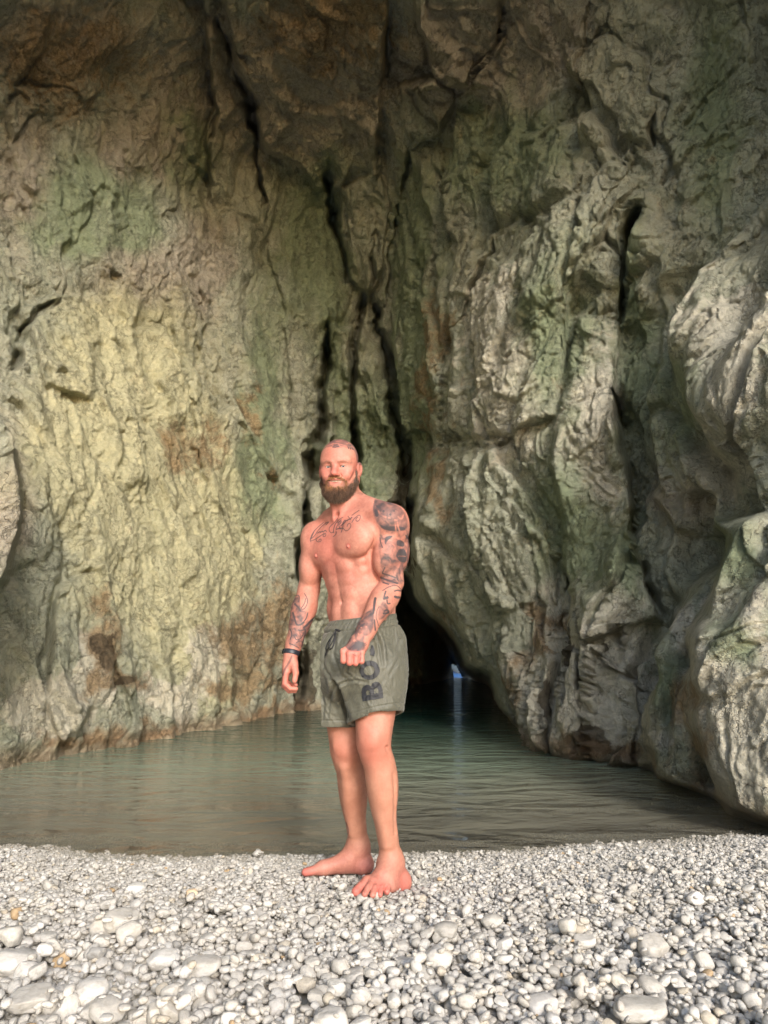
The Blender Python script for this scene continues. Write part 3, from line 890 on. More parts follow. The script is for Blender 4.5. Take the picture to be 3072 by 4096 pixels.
FEATURE = [  # sx, sy, w, h, theta, label, ochre, shape
    (2620, 3825, 125, 100, 0.4, "biggest rough off-white stone on the right half of the beach, standing above its neighbours", 0, 0),
    (470, 3765, 140, 75, 0.2, "broad pinkish white stone with a flat top, largest in the left middle of the beach", 0, 3),
    (545, 3562, 78, 74, 1.2, "rough grey-white rounded stone by a gap, biggest of the upper left pebbles", 0, 6),
    (765, 3600, 52, 48, 0.3, "tan orange oval pebble, the only such coloured one left of the man", 1, 2),
    (50, 3905, 190, 100, 0.15, "long pale grey boulder-like stone cut by the left edge of the picture", 0, 9),
    (645, 3872, 110, 70, 0.0, "blocky grey-white stone with a cracked flat top at the lower left", 0, 12),
    (800, 3922, 150, 64, 0.1, "long white loaf shaped stone at the lower left centre", 0, 4),
    (355, 4055, 135, 95, -0.2, "large scuffed grey stone near the lower left corner", 0, 15),
    (2712, 3975, 95, 90, 0.9, "white angular stone with a pointed upper end at the lower right", 0, 7),
    (2170, 4058, 120, 85, 0.2, "round white stone with a chipped underside near the bottom edge", 0, 10),
    (2560, 4082, 190, 70, -0.05, "wide flat white stone cut by the bottom edge at the right", 0, 5),
    (2775, 3862, 90, 56, 0.6, "tilted smooth oval stone right of the biggest rough stone", 0, 8),
    (2332, 3802, 95, 46, 0.0, "grey-white flat stone left of the biggest rough stone", 0, 1),
    (1790, 3770, 110, 60, -0.4, "rough grey stone right of the centre below the man's feet", 0, 13),
    (1970, 3700, 85, 55, -0.2, "flat grey oval stone right of the man's front foot", 0, 11),
    (2550, 3402, 50, 26, 0.0, "pale pink flat pebble close to the waterline at the right", 0, 14),
    (120, 4080, 170, 80, 0.1, "white rounded stone at the bottom left corner", 0, 0),
]
def size_at(x, y):
    near = np.clip((3.75 - y) / 1.7, 0, 1)
    return 0.0044 + 0.0064 * near ** 1.2 + 0.0015 * (x < -0.3) * near
N_P = 165000
yy_ = Y0 + (Y1 - Y0) * rs.rand(N_P * 2) 
xx_ = X0 + (X1 - X0) * rs.rand(N_P * 2)
inview = (np.abs(xx_) < 0.56 * yy_ + 0.35) & (yy_ < shore_y(xx_) + 0.55)
# finer gravel needs more of it
keep_p = inview & (rs.rand(N_P * 2) < np.clip((0.0062 / size_at(xx_, yy_)) ** 1.7, 0.0, 1.0) * 1.0)
xx_, yy_ = xx_[keep_p], yy_[keep_p]
sz = size_at(xx_, yy_) * np.exp(rs.normal(0, 0.36, len(xx_)))
bigger = rs.rand(len(sz)) < 0.05
sz[bigger] *= rs.uniform(1.35, 1.85, bigger.sum())
sz = np.clip(sz, 0.0035, 0.042)
asp = rs.uniform(0.58, 0.95, len(sz)); flt = rs.uniform(0.42, 0.78, len(sz))
thv = rs.uniform(0, math.pi, len(sz))
rec = []      # x, y, z, a, b, c, th, shape, feature index
feat = []
for i in range(len(sz)):
    if i == int(len(sz) * 0.80):
        for fi, (sx, sy, w, h, th, lb, oc, shp) in enumerate(FEATURE):
            x, y, a, hh = px_stone(sx, sy, w, h)
            b = a * 0.8; c = min(hh * 0.85, b * 0.85)
            z = drop(x, y, a, b, c, th)
            if z is None: z = float(beach_h(x, y))
            feat.append((x, y, z - c * 0.25, a, b, c, th, shp, fi))
    x, y, a = float(xx_[i]), float(yy_[i]), float(sz[i])
    # settle into the lower of three nearby spots
    best = None
    for k in range(3):
        xk = x + (random.random() - 0.5) * 4 * a; yk = y + (random.random() - 0.5) * 4 * a
        ii, jj = int((xk - X0) / RES), int((yk - Y0) / RES)
        if 0 <= ii < nx_ and 0 <= jj < ny_:
            hv = H[jj, ii] - beach_h(xk, yk) if False else H[jj, ii] + 0.0 * yk
            if best is None or hv < best[0]: best = (hv, xk, yk)
    if best is None: continue
    x, y = best[1], best[2]
    if i >= int(len(sz) * 0.80) and any((x - f[0]) ** 2 + (y - f[1]) ** 2 < (f[3] * 0.8) ** 2 for f in feat): continue
    z = drop(x, y, a, a * asp[i], a * flt[i], thv[i])
    if z is None: continue
    rec.append((x, y, z, a, a * asp[i], a * flt[i], thv[i]))
rec = np.array(rec)
rec_shape = rs.randint(0, N_SH, len(rec))
rec_tilt = rs.normal(0, 0.28, (len(rec), 2))
# FEET_CLEAR is filled by the man's feet: pebbles may not poke through them
FOOTPRINTS = [  # heel, toe, half width, sole height
    (on_z(1598 / 4, 3556 / 4, 0.0), on_z(1490 / 4, 3588 / 4, 0.0), 0.040, 0.0),
    (on_z(1450 / 4, 3478 / 4, 0.0), on_z(1222 / 4, 3500 / 4, 0.0), 0.034, 0.0),
]
alive = np.ones(len(rec), bool)
for h_, t_, w_, sz_ in FOOTPRINTS:
    d, _ = seg_dist(rec[:, 0], rec[:, 1], [(h_[0], h_[1]), (t_[0], t_[1])])
    alive &= ~((d < w_ + 0.2 * rec[:, 3]) & (rec[:, 2] + rec[:, 5] > 0.014))
ppx, ppy = project(rec[:, :3])
vis_ = (ppx > -5) & (ppx < 773) & (ppy < 1030)
scr = rec[:, 3] * rec[:, 4] / rec[:, 1] ** 2 * vis_ * alive
order = np.argsort(-scr)
N_BIG = 300 - len(FEATURE)
big_idx = order[:N_BIG]
alive_small = alive.copy(); alive_small[big_idx] = False

def place_stone(me, x, y, z, a, b, c, th, tx, ty, name="pebble"):
    o = bpy.data.objects.new(name, me)
    o.location = (x, y, z)
    o.rotation_euler = (tx, ty, th)
    o.scale = (a, b, c)
    COL.objects.link(o)
    return o
for (x, y, z, a, b, c, th, shp, fi) in feat:
    me = high[shp]
    if FEATURE[fi][6]:
        me = me.copy(); me.materials.clear(); me.materials.append(MAT_PEB_OCHRE)
    o = place_stone(me, x, y, z, a, b, c, th, 0.1, -0.08)
    tag(o, FEATURE[fi][5], "stone")
    o.name = "stone"
LBL = "one of the larger smooth off-white pebbles lying loose on the beach"
for i in big_idx:
    x, y, z, a, b, c, th = rec[i]
    o = place_stone(high[rec_shape[i]], x, y, z, a, b, c, th, *rec_tilt[i])
    tag(o, LBL, "pebble", "larger white pebbles on the beach")

def instanced_pebbles(idx):
    protos = bpy.data.collections.new("pebble_shapes")
    for k in range(N_SH):
        po = bpy.data.objects.new("pebble_shape_%02d" % k, low[k])
        protos.objects.link(po)
    n = len(idx)
    me = bpy.data.meshes.new("pebbles")
    me.vertices.add(n)
    me.vertices.foreach_set('co', rec[idx, :3].astype(np.float32).ravel())
    a = me.attributes.new('rot', 'FLOAT_VECTOR', 'POINT')
    a.data.foreach_set('vector', np.stack([rec_tilt[idx, 0], rec_tilt[idx, 1], rec[idx, 6]], 1).astype(np.float32).ravel())
    a = me.attributes.new('scl', 'FLOAT_VECTOR', 'POINT')
    a.data.foreach_set('vector', rec[idx, 3:6].astype(np.float32).ravel())
    a = me.attributes.new('shape', 'INT', 'POINT')
    a.data.foreach_set('value', rec_shape[idx].astype(np.int32))
    me.materials.append(MAT_PEB)
    o = bpy.data.objects.new("pebbles", me)
    link(o)
    ng = bpy.data.node_groups.new("scatter_pebbles", 'GeometryNodeTree')
    ng.interface.new_socket("Geometry", in_out='INPUT', socket_type='NodeSocketGeometry')
    ng.interface.new_socket("Geometry", in_out='OUTPUT', socket_type='NodeSocketGeometry')
    N, L = ng.nodes, ng.links
    gi = N.new('NodeGroupInput'); go = N.new('NodeGroupOutput')
    ci = N.new('GeometryNodeCollectionInfo'); ci.inputs['Collection'].default_value = protos
    ci.inputs['Separate Children'].default_value = True; ci.inputs['Reset Children'].default_value = True
    iop = N.new('GeometryNodeInstanceOnPoints'); iop.inputs['Pick Instance'].default_value = True
    def na(nm, typ):
        q = N.new('GeometryNodeInputNamedAttribute'); q.data_type = typ; q.inputs['Name'].default_value = nm
        return q.outputs['Attribute']
    e2r = N.new('FunctionNodeEulerToRotation')
    L.new(na('rot', 'FLOAT_VECTOR'), e2r.inputs[0])
    L.new(gi.outputs[0], iop.inputs['Points'])
    L.new(ci.outputs[0], iop.inputs['Instance'])
    L.new(na('shape', 'INT'), iop.inputs['Instance Index'])
    L.new(e2r.outputs[0], iop.inputs['Rotation'])
    L.new(na('scl', 'FLOAT_VECTOR'), iop.inputs['Scale'])
    L.new(iop.outputs[0], go.inputs[0])
    md = o.modifiers.new("scatter", 'NODES'); md.node_group = ng
    tag(o, kind='stuff')
    return o
instanced_pebbles(np.nonzero(alive_small)[0])

# ---- twigs and dried weed washed onto the pebbles
MAT_TWIG = simple_mat("twig_bark", (0.05, 0.038, 0.03), 0.8)
MAT_WEED = simple_mat("dry_weed", (0.20, 0.09, 0.045), 0.85)
def tube_mesh(paths, seg=6):
    V, F = [], []
    for pts, r0_, r1_ in paths:
        pts = [Vector(p) for p in pts]
        base = len(V)
        for i, p in enumerate(pts):
            d = (pts[min(i + 1, len(pts) - 1)] - pts[max(i - 1, 0)]).normalized()
            a = d.orthogonal().normalized(); b = d.cross(a)
            rr = r0_ + (r1_ - r0_) * i / max(1, len(pts) - 1)
            for k in range(seg):
                t = 2 * math.pi * k / seg
                V.append(p + (a * math.cos(t) + b * math.sin(t)) * rr)
        for i in range(len(pts) - 1):
            for k in range(seg):
                k2 = (k + 1) % seg
                F.append((base + i * seg + k, base + i * seg + k2, base + (i + 1) * seg + k2, base + (i + 1) * seg + k))
        F.append(tuple(base + k for k in (0, 1, 2, 3)))
        F.append(tuple(base + (len(pts) - 1) * seg + k for k in (3, 2, 1, 0)))
    return np.array([v[:] for v in V]), np.array(F)
def twig(sx0, sy0, sx1, sy1, rise, label, r_=0.0018):
    a = on_z(sx0 / 4, sy0 / 4, 0.012); 
    if rise:
        b = at_y(sx1 / 4, sy1 / 4, a[1] + 0.02)
    else:
        b = on_z(sx1 / 4, sy1 / 4, 0.02)
    a = Vector(a); b = Vector(b)
    pts = [a.lerp(b, t) + Vector((0.004 * math.sin(5 * t), 0, 0.010 * math.sin(math.pi * t))) for t in np.linspace(0, 1, 8)]
    V, F = tube_mesh([(pts, r_, r_ * 0.5)])
    tag(mesh_np("twig", V, F, MAT_TWIG), label, "twig")
twig(2655, 3534, 2636, 3476, True, "thin dark twig sticking up from the pebbles at the right")
twig(2540, 3545, 2536, 3505, True, "short dark stalk among the pebbles left of the upright twig", 0.0013)
twig(285, 4076, 352, 4092, False, "thin curved black twig at the bottom left edge", 0.0016)
random.seed(5)
wc = Vector(on_z(2452 / 4, 3998 / 4, 0.02))
paths = []
for k in range(26):
    d = Vector((random.gauss(0, 1), random.gauss(0, 1), abs(random.gauss(0, 0.6)))).normalized()
    l = random.uniform(0.012, 0.03)
    q = Vector((random.gauss(0, 1), random.gauss(0, 1), random.gauss(0, .5))) * 0.004
    paths.append(([wc + q, wc + q + d * l * 0.5 + Vector((0, 0, 0.004)), wc + q + d * l], 0.0009, 0.0004))
V, F = tube_mesh(paths, 4)
tag(mesh_np("dried_seaweed", V, F, MAT_WEED), "small reddish brown tuft of dried seaweed between the stones at the lower right", "seaweed")

# ================================================================== THE MAN
def A(sx, sy, Y):
    return at_y(sx / 4.0, sy / 4.0, Y)
def nrm(v):
    v = np.asarray(v, float); return v / np.linalg.norm(v)

class Field:
    """signed distance field on a rectilinear grid, blended from simple bodies"""
    def __init__(s, xs, ys, zs):
        s.x, s.y, s.z = [np.asarray(a, np.float32) for a in (xs, ys, zs)]
        s.D = np.full((len(xs), len(ys), len(zs)), 0.2, np.float32)
    def _box(s, lo, hi, m):
        sl = []
        for a, l, h in zip((s.x, s.y, s.z), lo, hi):
            i = np.searchsorted(a, l - m); j = np.searchsorted(a, h + m)
            if j <= i: return None
            sl.append(slice(i, j))
        X = s.x[sl[0]][:, None, None]; Y = s.y[sl[1]][None, :, None]; Z = s.z[sl[2]][None, None, :]
        return tuple(sl), X, Y, Z
    def _mix(s, sl, d, k, op):
        D = s.D[sl]
        if op == 'add':
            if k > 0:
                h = np.clip(0.5 + 0.5 * (D - d) / k, 0, 1)
                s.D[sl] = D + (d - D) * h - k * h * (1 - h)
            else: s.D[sl] = np.minimum(D, d)
        elif op == 'sub':
            d = -d
            h = np.clip(0.5 - 0.5 * (D - d) / max(k, 1e-5), 0, 1)
            s.D[sl] = D + (d - D) * h + k * h * (1 - h)
        elif op == 'and':
            s.D[sl] = np.maximum(D, d)
    def cap(s, a, b, ra, rb, k=0.01, op='add', flat=None, mul=1.0):
        """tapered capsule; flat = (axis, factor) squashes the section across that axis"""
        a = np.asarray(a, float); b = np.asarray(b, float)
        r = max(ra, rb) * (1 if flat is None else max(1, flat[1]))
        q = s._box(np.minimum(a, b) - r, np.maximum(a, b) + r, k + 0.012)
        if q is None: return
        sl, X, Y, Z = q
        ab = b - a; L2 = float(ab @ ab) + 1e-12
        px_, py_, pz_ = X - a[0], Y - a[1], Z - a[2]
        t = np.clip((px_ * ab[0] + py_ * ab[1] + pz_ * ab[2]) / L2, 0, 1)
        dx, dy, dz = px_ - t * ab[0], py_ - t * ab[1], pz_ - t * ab[2]
        if flat is not None:
            ax, f = nrm(flat[0]), flat[1]
            w = (dx * ax[0] + dy * ax[1] + dz * ax[2]) * (1 / f - 1)
            dx, dy, dz = dx + w * ax[0], dy + w * ax[1], dz + w * ax[2]
        d = np.sqrt(dx * dx + dy * dy + dz * dz) - (ra + (rb - ra) * t)
        s._mix(sl, d.astype(np.float32), k, op)
    def ell(s, c, r, M=None, k=0.01, op='add'):
        """ellipsoid, rows of M are its axes"""
        c = np.asarray(c, float); R_ = max(r)
        M = np.eye(3) if M is None else np.asarray(M)
        ext = np.sqrt(((M * np.array(r)[:, None]) ** 2).sum(0))
        q = s._box(c - ext, c + ext, k + 0.012)
        if q is None: return
        sl, X, Y, Z = q
        dx, dy, dz = X - c[0], Y - c[1], Z - c[2]
        k0 = 0; k1 = 0
        for i in range(3):
            u = dx * M[i][0] + dy * M[i][1] + dz * M[i][2]
            k0 = k0 + (u / r[i]) ** 2; k1 = k1 + (u / (r[i] * r[i])) ** 2
        k0 = np.sqrt(k0); k1 = np.sqrt(k1) + 1e-9
        s._mix(sl, (k0 * (k0 - 1) / k1).astype(np.float32), k, op)
    def loft(s, prof, k=0.02, op='add', e=2.4, ax=None, ay=None):
        """vertical body: prof rows (z, cx, cy, half width, half depth); section axes ax, ay"""
        prof = sorted(prof, key=lambda p: p[0]); pr = np.array(prof)
        zlo, zhi = pr[0, 0], pr[-1, 0]
        R_ = pr[:, 3:5].max() + 0.03
        lo = [pr[:, 1].min() - R_, pr[:, 2].min() - R_, zlo]; hi = [pr[:, 1].max() + R_, pr[:, 2].max() + R_, zhi]
        q = s._box(lo, hi, 0.03)
        if q is None: return
        sl, X, Y, Z = q
        zz = Z.ravel()
        def ip(c):
            t = np.clip(zz, zlo, zhi)
            # smooth (monotone enough) cubic through the rows
            i = np.clip(np.searchsorted(pr[:, 0], t) - 1, 0, len(pr) - 2)
            h = pr[i + 1, 0] - pr[i, 0]; u = (t - pr[i, 0]) / h
            m = np.gradient(pr[:, c], pr[:, 0])
            return ((1 + 2 * u) * (1 - u) ** 2 * pr[i, c] + u * (1 - u) ** 2 * h * m[i] + u * u * (3 - 2 * u) * pr[i + 1, c] + u * u * (u - 1) * h * m[i + 1])
        cx, cyy, a, b = [ip(c)[None, None, :] for c in (1, 2, 3, 4)]
        dx, dy = X - cx, Y - cyy
        u = dx * ax[0] + dy * ax[1]; v = dx * ay[0] + dy * ay[1]
        rr = (np.abs(u / a) ** e + np.abs(v / b) ** e) ** (1 / e)
        d = (rr - 1) * np.minimum(a, b) * 0.95
        cap = np.maximum(zlo - Z, Z - zhi)
        d = np.where(cap > 0, np.sqrt(np.maximum(d, 0) ** 2 + cap ** 2), d)
        d = np.where((cap > -0.01) & (d < 0) , np.maximum(d, cap), d)
        s._mix(sl, d.astype(np.float32), k, op)
    def sample(s, P):
        out = []
        idx = []
        for a, v in zip((s.x, s.y, s.z), P.T):
            i = np.clip(np.searchsorted(a, v) - 1, 0, len(a) - 2)
            idx.append((i, np.clip((v - a[i]) / (a[i + 1] - a[i]), 0, 1)))
        (i, u), (j, v), (k, w) = idx
        D = s.D
        c00 = D[i, j, k] * (1 - u) + D[i + 1, j, k] * u
        c10 = D[i, j + 1, k] * (1 - u) + D[i + 1, j + 1, k] * u
        c01 = D[i, j, k + 1] * (1 - u) + D[i + 1, j, k + 1] * u
        c11 = D[i, j + 1, k + 1] * (1 - u) + D[i + 1, j + 1, k + 1] * u
        return (c00 * (1 - v) + c10 * v) * (1 - w) + (c01 * (1 - v) + c11 * v) * w
    def mesh(s):
        """surface nets"""
        D = s.D; S = D < 0
        nx, ny, nz = D.shape
        any_ = np.zeros((nx - 1, ny - 1, nz - 1), bool); all_ = np.ones_like(any_)
        for i in (0, 1):
            for j in (0, 1):
                for k in (0, 1):
                    q = S[i:nx - 1 + i, j:ny - 1 + j, k:nz - 1 + k]
                    any_ |= q; all_ &= q
        act = any_ & ~all_
        ci, cj, ck = np.nonzero(act)
        key = (ci.astype(np.int64) * (ny - 1) + cj) * (nz - 1) + ck
        n = len(ci)
        acc = np.zeros((n, 3)); cnt = np.zeros(n)
        X = (s.x.astype(float), s.y.astype(float), s.z.astype(float))
        def val(a, b, c): return D[ci + a, cj + b, ck + c]
        for ax in range(3):
            for p in (0, 1):
                for q in (0, 1):
                    o = [0, 0, 0]; o2 = [0, 0, 0]
                    oth = [w for w in range(3) if w != ax]
                    o[oth[0]] = p; o[oth[1]] = q
                    o2[:] = o; o2[ax] = 1
                    v0 = val(*o); v1 = val(*o2)
                    m = (v0 < 0) != (v1 < 0)
                    t = np.where(m, v0 / np.where(m, v0 - v1, 1), 0)
                    co = [X[0][ci + o[0]], X[1][cj + o[1]], X[2][ck + o[2]]]
                    base = [ci, cj, ck][ax]
                    co[ax] = X[ax][base] + t * (X[ax][base + 1] - X[ax][base])
                    for w in range(3): acc[:, w] += np.where(m, co[w], 0)
                    cnt += m
        V = acc / cnt[:, None]
        faces = []
        st = ((ny - 1) * (nz - 1), nz - 1, 1)
        for ax in range(3):
            oth = [(1, 2), (2, 0), (0, 1)][ax]
            sl0 = [slice(None)] * 3; sl1 = [slice(None)] * 3
            sl0[ax] = slice(0, -1); sl1[ax] = slice(1, None)
            a0 = S[tuple(sl0)]; a1 = S[tuple(sl1)]
            for flip, m in ((False, a0 & ~a1), (True, ~a0 & a1)):
                e = np.nonzero(m)
                e = [w.astype(np.int64) for w in e]
                u, v = oth
                ok = (e[u] > 0) & (e[v] > 0) & (e[u] < D.shape[u] - 1) & (e[v] < D.shape[v] - 1)
                e = [w[ok] for w in e]
                k0 = e[0] * st[0] + e[1] * st[1] + e[2] * st[2]
                q = np.stack([k0 - st[u] - st[v], k0 - st[v], k0, k0 - st[u]], 1)
                if flip: q = q[:, ::-1]
                faces.append(q)
        F = np.searchsorted(key, np.concatenate(faces))
        return V, F

def smooth_mesh(V, F, it=1, lam=0.5):
    n = len(V)
    e = np.concatenate([F[:, [0, 1]], F[:, [1, 2]], F[:, [2, 3]], F[:, [3, 0]]])
    e = np.concatenate([e, e[:, ::-1]])
    deg = np.bincount(e[:, 0], minlength=n)[:, None].clip(1)
    for _ in range(it):
        for l in (lam, -lam * 1.04):
            s_ = np.stack([np.bincount(e[:, 0], V[e[:, 1], c], n) for c in range(3)], 1) / deg
            V = V + l * (s_ - V)
    return V
def vnormals(V, F):
    n = np.cross(V[F[:, 2]] - V[F[:, 0]], V[F[:, 3]] - V[F[:, 1]])
    out = np.stack([sum(np.bincount(F[:, i], n[:, c], len(V)) for i in range(4)) for c in range(3)], 1)
    return out / (np.linalg.norm(out, axis=1, keepdims=True) + 1e-12)

YAW = R(46)
TF = np.array([-math.sin(YAW), -math.cos(YAW), 0.0])      # chest forward
TL = np.array([math.cos(YAW), -math.sin(YAW), 0.0])       # towards his left
UP = np.array([0, 0, 1.0])
AXIS = [A(1446, 2760, 2.99), A(1452, 2560, 2.995), A(1451, 2414, 2.995), A(1424, 2300, 2.99), A(1406, 2190, 2.985), A(1395, 2100, 2.985), A(1386, 2030, 2.985)]
AXIS = np.array(AXIS)[np.argsort([p[2] for p in AXIS])]
def TC(z):
    return np.array([np.interp(z, AXIS[:, 2], AXIS[:, 0]), np.interp(z, AXIS[:, 2], AXIS[:, 1]), z])
def T(l, f, z):
    return TC(z) + l * TL + f * TF
MT = np.stack([TL, TF, UP])
def rotM(M, axis, deg):
    """rotate the row axes of M about a world axis"""
    Rm = np.array(Matrix.Rotation(R(deg), 3, Vector(axis)))
    return (Rm @ np.asarray(M).T).T

# head frame
HY, HP, HR = R(9.5), R(8), R(0)
HF = nrm([-math.sin(HY) * math.cos(HP), -math.cos(HY) * math.cos(HP), -math.sin(HP)])
HL = nrm(np.cross(HF, UP)) ; HL = -HL if HL[0] < 0 else HL   # screen right = his left
HU = nrm(np.cross(HL, HF)); HU = -HU if HU[2] < 0 else HU
HC = A(1358, 1871, 2.955)
MH = np.stack([HL, HF, HU])
HS = 1.015
def Hh(x, y, z):
    return HC + HS * (x * HL + y * HF + z * HU)

NIP = []
def build_body():
    def axis_(a, b, f0, f1, c, f):
        out = [a]
        while out[-1] < b:
            x = out[-1]
            out.append(x + (f if f0 <= x <= f1 else c))
        return np.array(out)
    hx, hy = HC[0], HC[1]
    xs = axis_(-0.46, 0.36, hx - 0.10, hx + 0.10, 0.0026, 0.0016)
    ys = axis_(2.60, 3.36, hy - 0.13, hy + 0.11, 0.0027, 0.0017)
    zs = axis_(-0.03, HC[2] + 0.15, HC[2] - 0.15, 9, 0.0026, 0.0016)
    B = Field(xs, ys, zs)
    # ---------------- torso
    def row(sy, hw, hd, f=0.0, l=0.0):
        p = A(1440, sy, 2.99); c = T(l, f, p[2]); return (p[2], c[0], c[1], hw, hd)
    B.loft([row(2730, .12, .10), row(2640, .150, .130), row(2540, .155, .135), row(2470, .138, .122, .0), row(2414, .140, .120, .0), row(2350, .140, .112, .002, -.006), row(2280, .143, .110, .0, -.015), row(2210, .153, .112, -.004, -.019),
            row(2140, .160, .102, -.012, -.012), row(2080, .135, .078, -.02), row(2040, .085, .060, -.022)], 0.01, e=2.3, ax=TL, ay=TF)
    z = lambda sy: A(1440, sy, 2.99)[2]
    # pectorals
    for s_ in (-1, 1):
        zc = z(2188) + (0.004 if s_ > 0 else 0)
        M = rotM(MT, TF, -s_ * 12)
        zc -= .014 if s_ < 0 else 0
        B.ell(T(s_ * .086, .069, zc), (.096, .046, .068), M, 0.020)
        if s_ < 0: B.ell(T(-.125, .058, zc - .012), (.060, .045, .052), M, 0.02)
        B.ell(T(s_ * .120, .056, zc + .040), (.078, .040, .045), rotM(MT, TF, -s_ * 30), 0.03)
        B.ell(T(s_ * .060, .074, zc - .022), (.055, .040, .040), M, 0.014)
        # nipple
        fs = np.linspace(.20, .05, 90); pts_ = np.array([T(s_ * .104, f, zc - .026) for f in fs])
        hit = int(np.argmax(B.sample(pts_) < 0)); NIP.append(pts_[hit])
        B.ell(pts_[hit], (.0060, .0062, .0060), MT, 0.004)
    B.cap(T(0, .128, z(2120)), T(0, .130, z(2225)), .006, .007, 0.022, 'sub')
    # traps and neck
    nb = T(0, -.015, z(2045))
    hn = Hh(0, -.022, -.055)
    B.cap(hn, nb, .063, .068, 0.02)
    for s_ in (-1, 1):
        B.cap(T(s_ * .03, -.045, z(2012)), T(s_ * .150, -.025, z(2052)), .042, .038, 0.035)
        B.cap(T(s_ * .05, -.03, z(2040)), T(s_ * .12, -.02, z(2070)), .05, .05, 0.03)
        # collar bones
        B.cap(T(s_ * .018, .052, z(2082)), T(s_ * .165, .012, z(2058)), .010, .009, 0.022)
        # sternomastoid
        B.cap(Hh(s_ * .062, -.012, -.045), T(s_ * .016, .050, z(2075)), .013, .011, 0.022)
        # lats and serratus
        B.ell(T(s_ * .142 - .018 * (s_ > 0), -.022 - .02 * (s_ > 0), z(2230)), (.040 - .010 * (s_ > 0), .062, .115), rotM(MT, TF, -s_ * 10), 0.03)
        for i, sy in enumerate((2265, 2300, 2335)):
            B.ell(T(s_ * (.128 - .008 * i) - .020 * (s_ > 0), .058 - .004 * i, z(sy)), (.022, .017, .012), rotM(MT, TF, s_ * 25), 0.022)
        # oblique
        B.ell(T(s_ * .112, .030, z(2430)), (.040, .062, .070), MT, 0.03)
        # abdominals
        for sy, rz, ff in ((2278, .030, .086), (2330, .028, .089), (2382, .028, .094), (2450, .045, .104)):
            B.ell(T(s_ * .036, ff, z(sy)), (.034, .022, rz), MT, 0.017)
    B.cap(T(0, .118, z(2265)), T(0, .126, z(2400)), .003, .003, 0.012, 'sub')
    B.ell(T(0.002, .128, z(2414)), (.0065, .016, .011), MT, 0.008, 'sub')
    B.ell(T(0, .058, z(2072)), (.014, .014, .012), MT, 0.014, 'sub')

    # ---------------- his left arm (right in the picture)
    sh = A(1545, 2088, 2.885); el = A(1568, 2330, 2.89); wr = A(1446, 2556, 2.745)
    ua = nrm(el - sh); fa = nrm(wr - el)
    B.ell(sh + np.array([.0, -.004, .0]), (.078, .076, .082), None, 0.03)
    B.ell(A(1590, 2110, 2.895), (.050, .058, .085), None, 0.03)
    B.cap(sh, el, .062, .048, 0.008)
    side = nrm(np.cross(ua, [0, 1, 0]))
    B.ell(A(1543, 2222, 2.862), (.053, .050, .088), rotM(np.eye(3), [0, 1, 0], 8), 0.014)     # biceps
    B.ell(A(1592, 2205, 2.920), (.048, .054, .095), rotM(np.eye(3), [0, 1, 0], 2), 0.010)     # triceps
    B.ell(A(1500, 2135, 2.885), (.050, .040, .050), None, 0.03)                              # fold to the chest
    B.cap(el, el + fa * .10, .046, .050, 0.008)
    B.cap(el + fa * .09, wr - fa * .04, .050, .034, 0.012)
    B.cap(wr - fa * .05, wr + fa * .01, .034, .033, 0.02, flat=([0, 1, 0], .82))
    B.ell(A(1548, 2385, 2.855), (.052, .045, .072), rotM(np.eye(3), [0, 1, 0], 28), 0.010)
    B.ell(A(1516, 2430, 2.835), (.044, .040, .065), rotM(np.eye(3), [0, 1, 0], 32), 0.02)
    # fist
    kn = [A(1374, 2606, 2.712), A(1398, 2616, 2.700), A(1423, 2618, 2.702), A(1446, 2610, 2.715)]
    ti = [A(1374, 2643, 2.705), A(1398, 2652, 2.695), A(1422, 2653, 2.697), A(1446, 2646, 2.708)]
    B.ell((wr + (kn[1] + kn[2]) / 2) / 2 + np.array([0, .012, 0]), (.038, .022, .046), rotM(np.eye(3), [0, 1, 0], 25), 0.02)
    for k_, t_ in zip(kn, ti):
        B.cap(wr + (k_ - wr) * .25, k_, .014, .0125, 0.013)
        B.ell(k_ + np.array([0, -.001, .001]), (.0120, .0120, .0115), None, 0.005)
    F1 = []
    for i, (k_, t_) in enumerate(zip(kn, ti)):
        r = (.0128, .0122, .0120, .0115)[i]
        B.cap(k_, t_, r, r * .95, 0.0035)
        m_ = t_ + np.array([.001, .032, .004])
        B.cap(t_, m_, r * .93, r * .85, 0.002)
        B.cap(m_, m_ + np.array([0, -.002, .024]), r * .85, r * .75, 0.002)
    B.cap(wr + np.array([-.025, .022, -.02]), A(1374, 2628, 2.745), .016, .0125, 0.01)
    B.cap(A(1374, 2628, 2.745), A(1402, 2640, 2.728), .0125, .010, 0.003)

    # ---------------- his right arm (left in the picture)
    sh = A(1266, 2150, 3.085); el = A(1235, 2362, 3.115); wr = A(1169, 2600, 3.015)
    fa = nrm(wr - el)
    B.ell(sh, (.066, .070, .074), None, 0.03)
    B.ell(A(1250, 2180, 3.07), (.046, .055, .080), None, 0.03)
    B.cap(sh, el, .055, .045, 0.02)
    B.ell(A(1243, 2262, 3.075), (.047, .050, .085), rotM(np.eye(3), [0, 1, 0], 4), 0.02)
    B.ell(A(1240, 2262, 3.13), (.050, .050, .090), None, 0.02)
    B.cap(el, el + fa * .10, .045, .047, 0.02)
    B.cap(el + fa * .09, wr - fa * .03, .045, .033, 0.03)
    B.cap(wr - fa * .04, wr + fa * .02, .034, .033, 0.02, flat=([1, 0, 0], .92))
    B.ell(A(1222, 2425, 3.085), (.048, .047, .075), rotM(np.eye(3), [0, 1, 0], 14), 0.02)
    B.ell(A(1202, 2490, 3.06), (.042, .040, .060), rotM(np.eye(3), [0, 1, 0], 16), 0.02)
    # relaxed hand, thumb side to the camera
    kn = [A(1144, 2692, 2.975), A(1142, 2696, 2.998), A(1143, 2694, 3.020), A(1148, 2686, 3.040)]
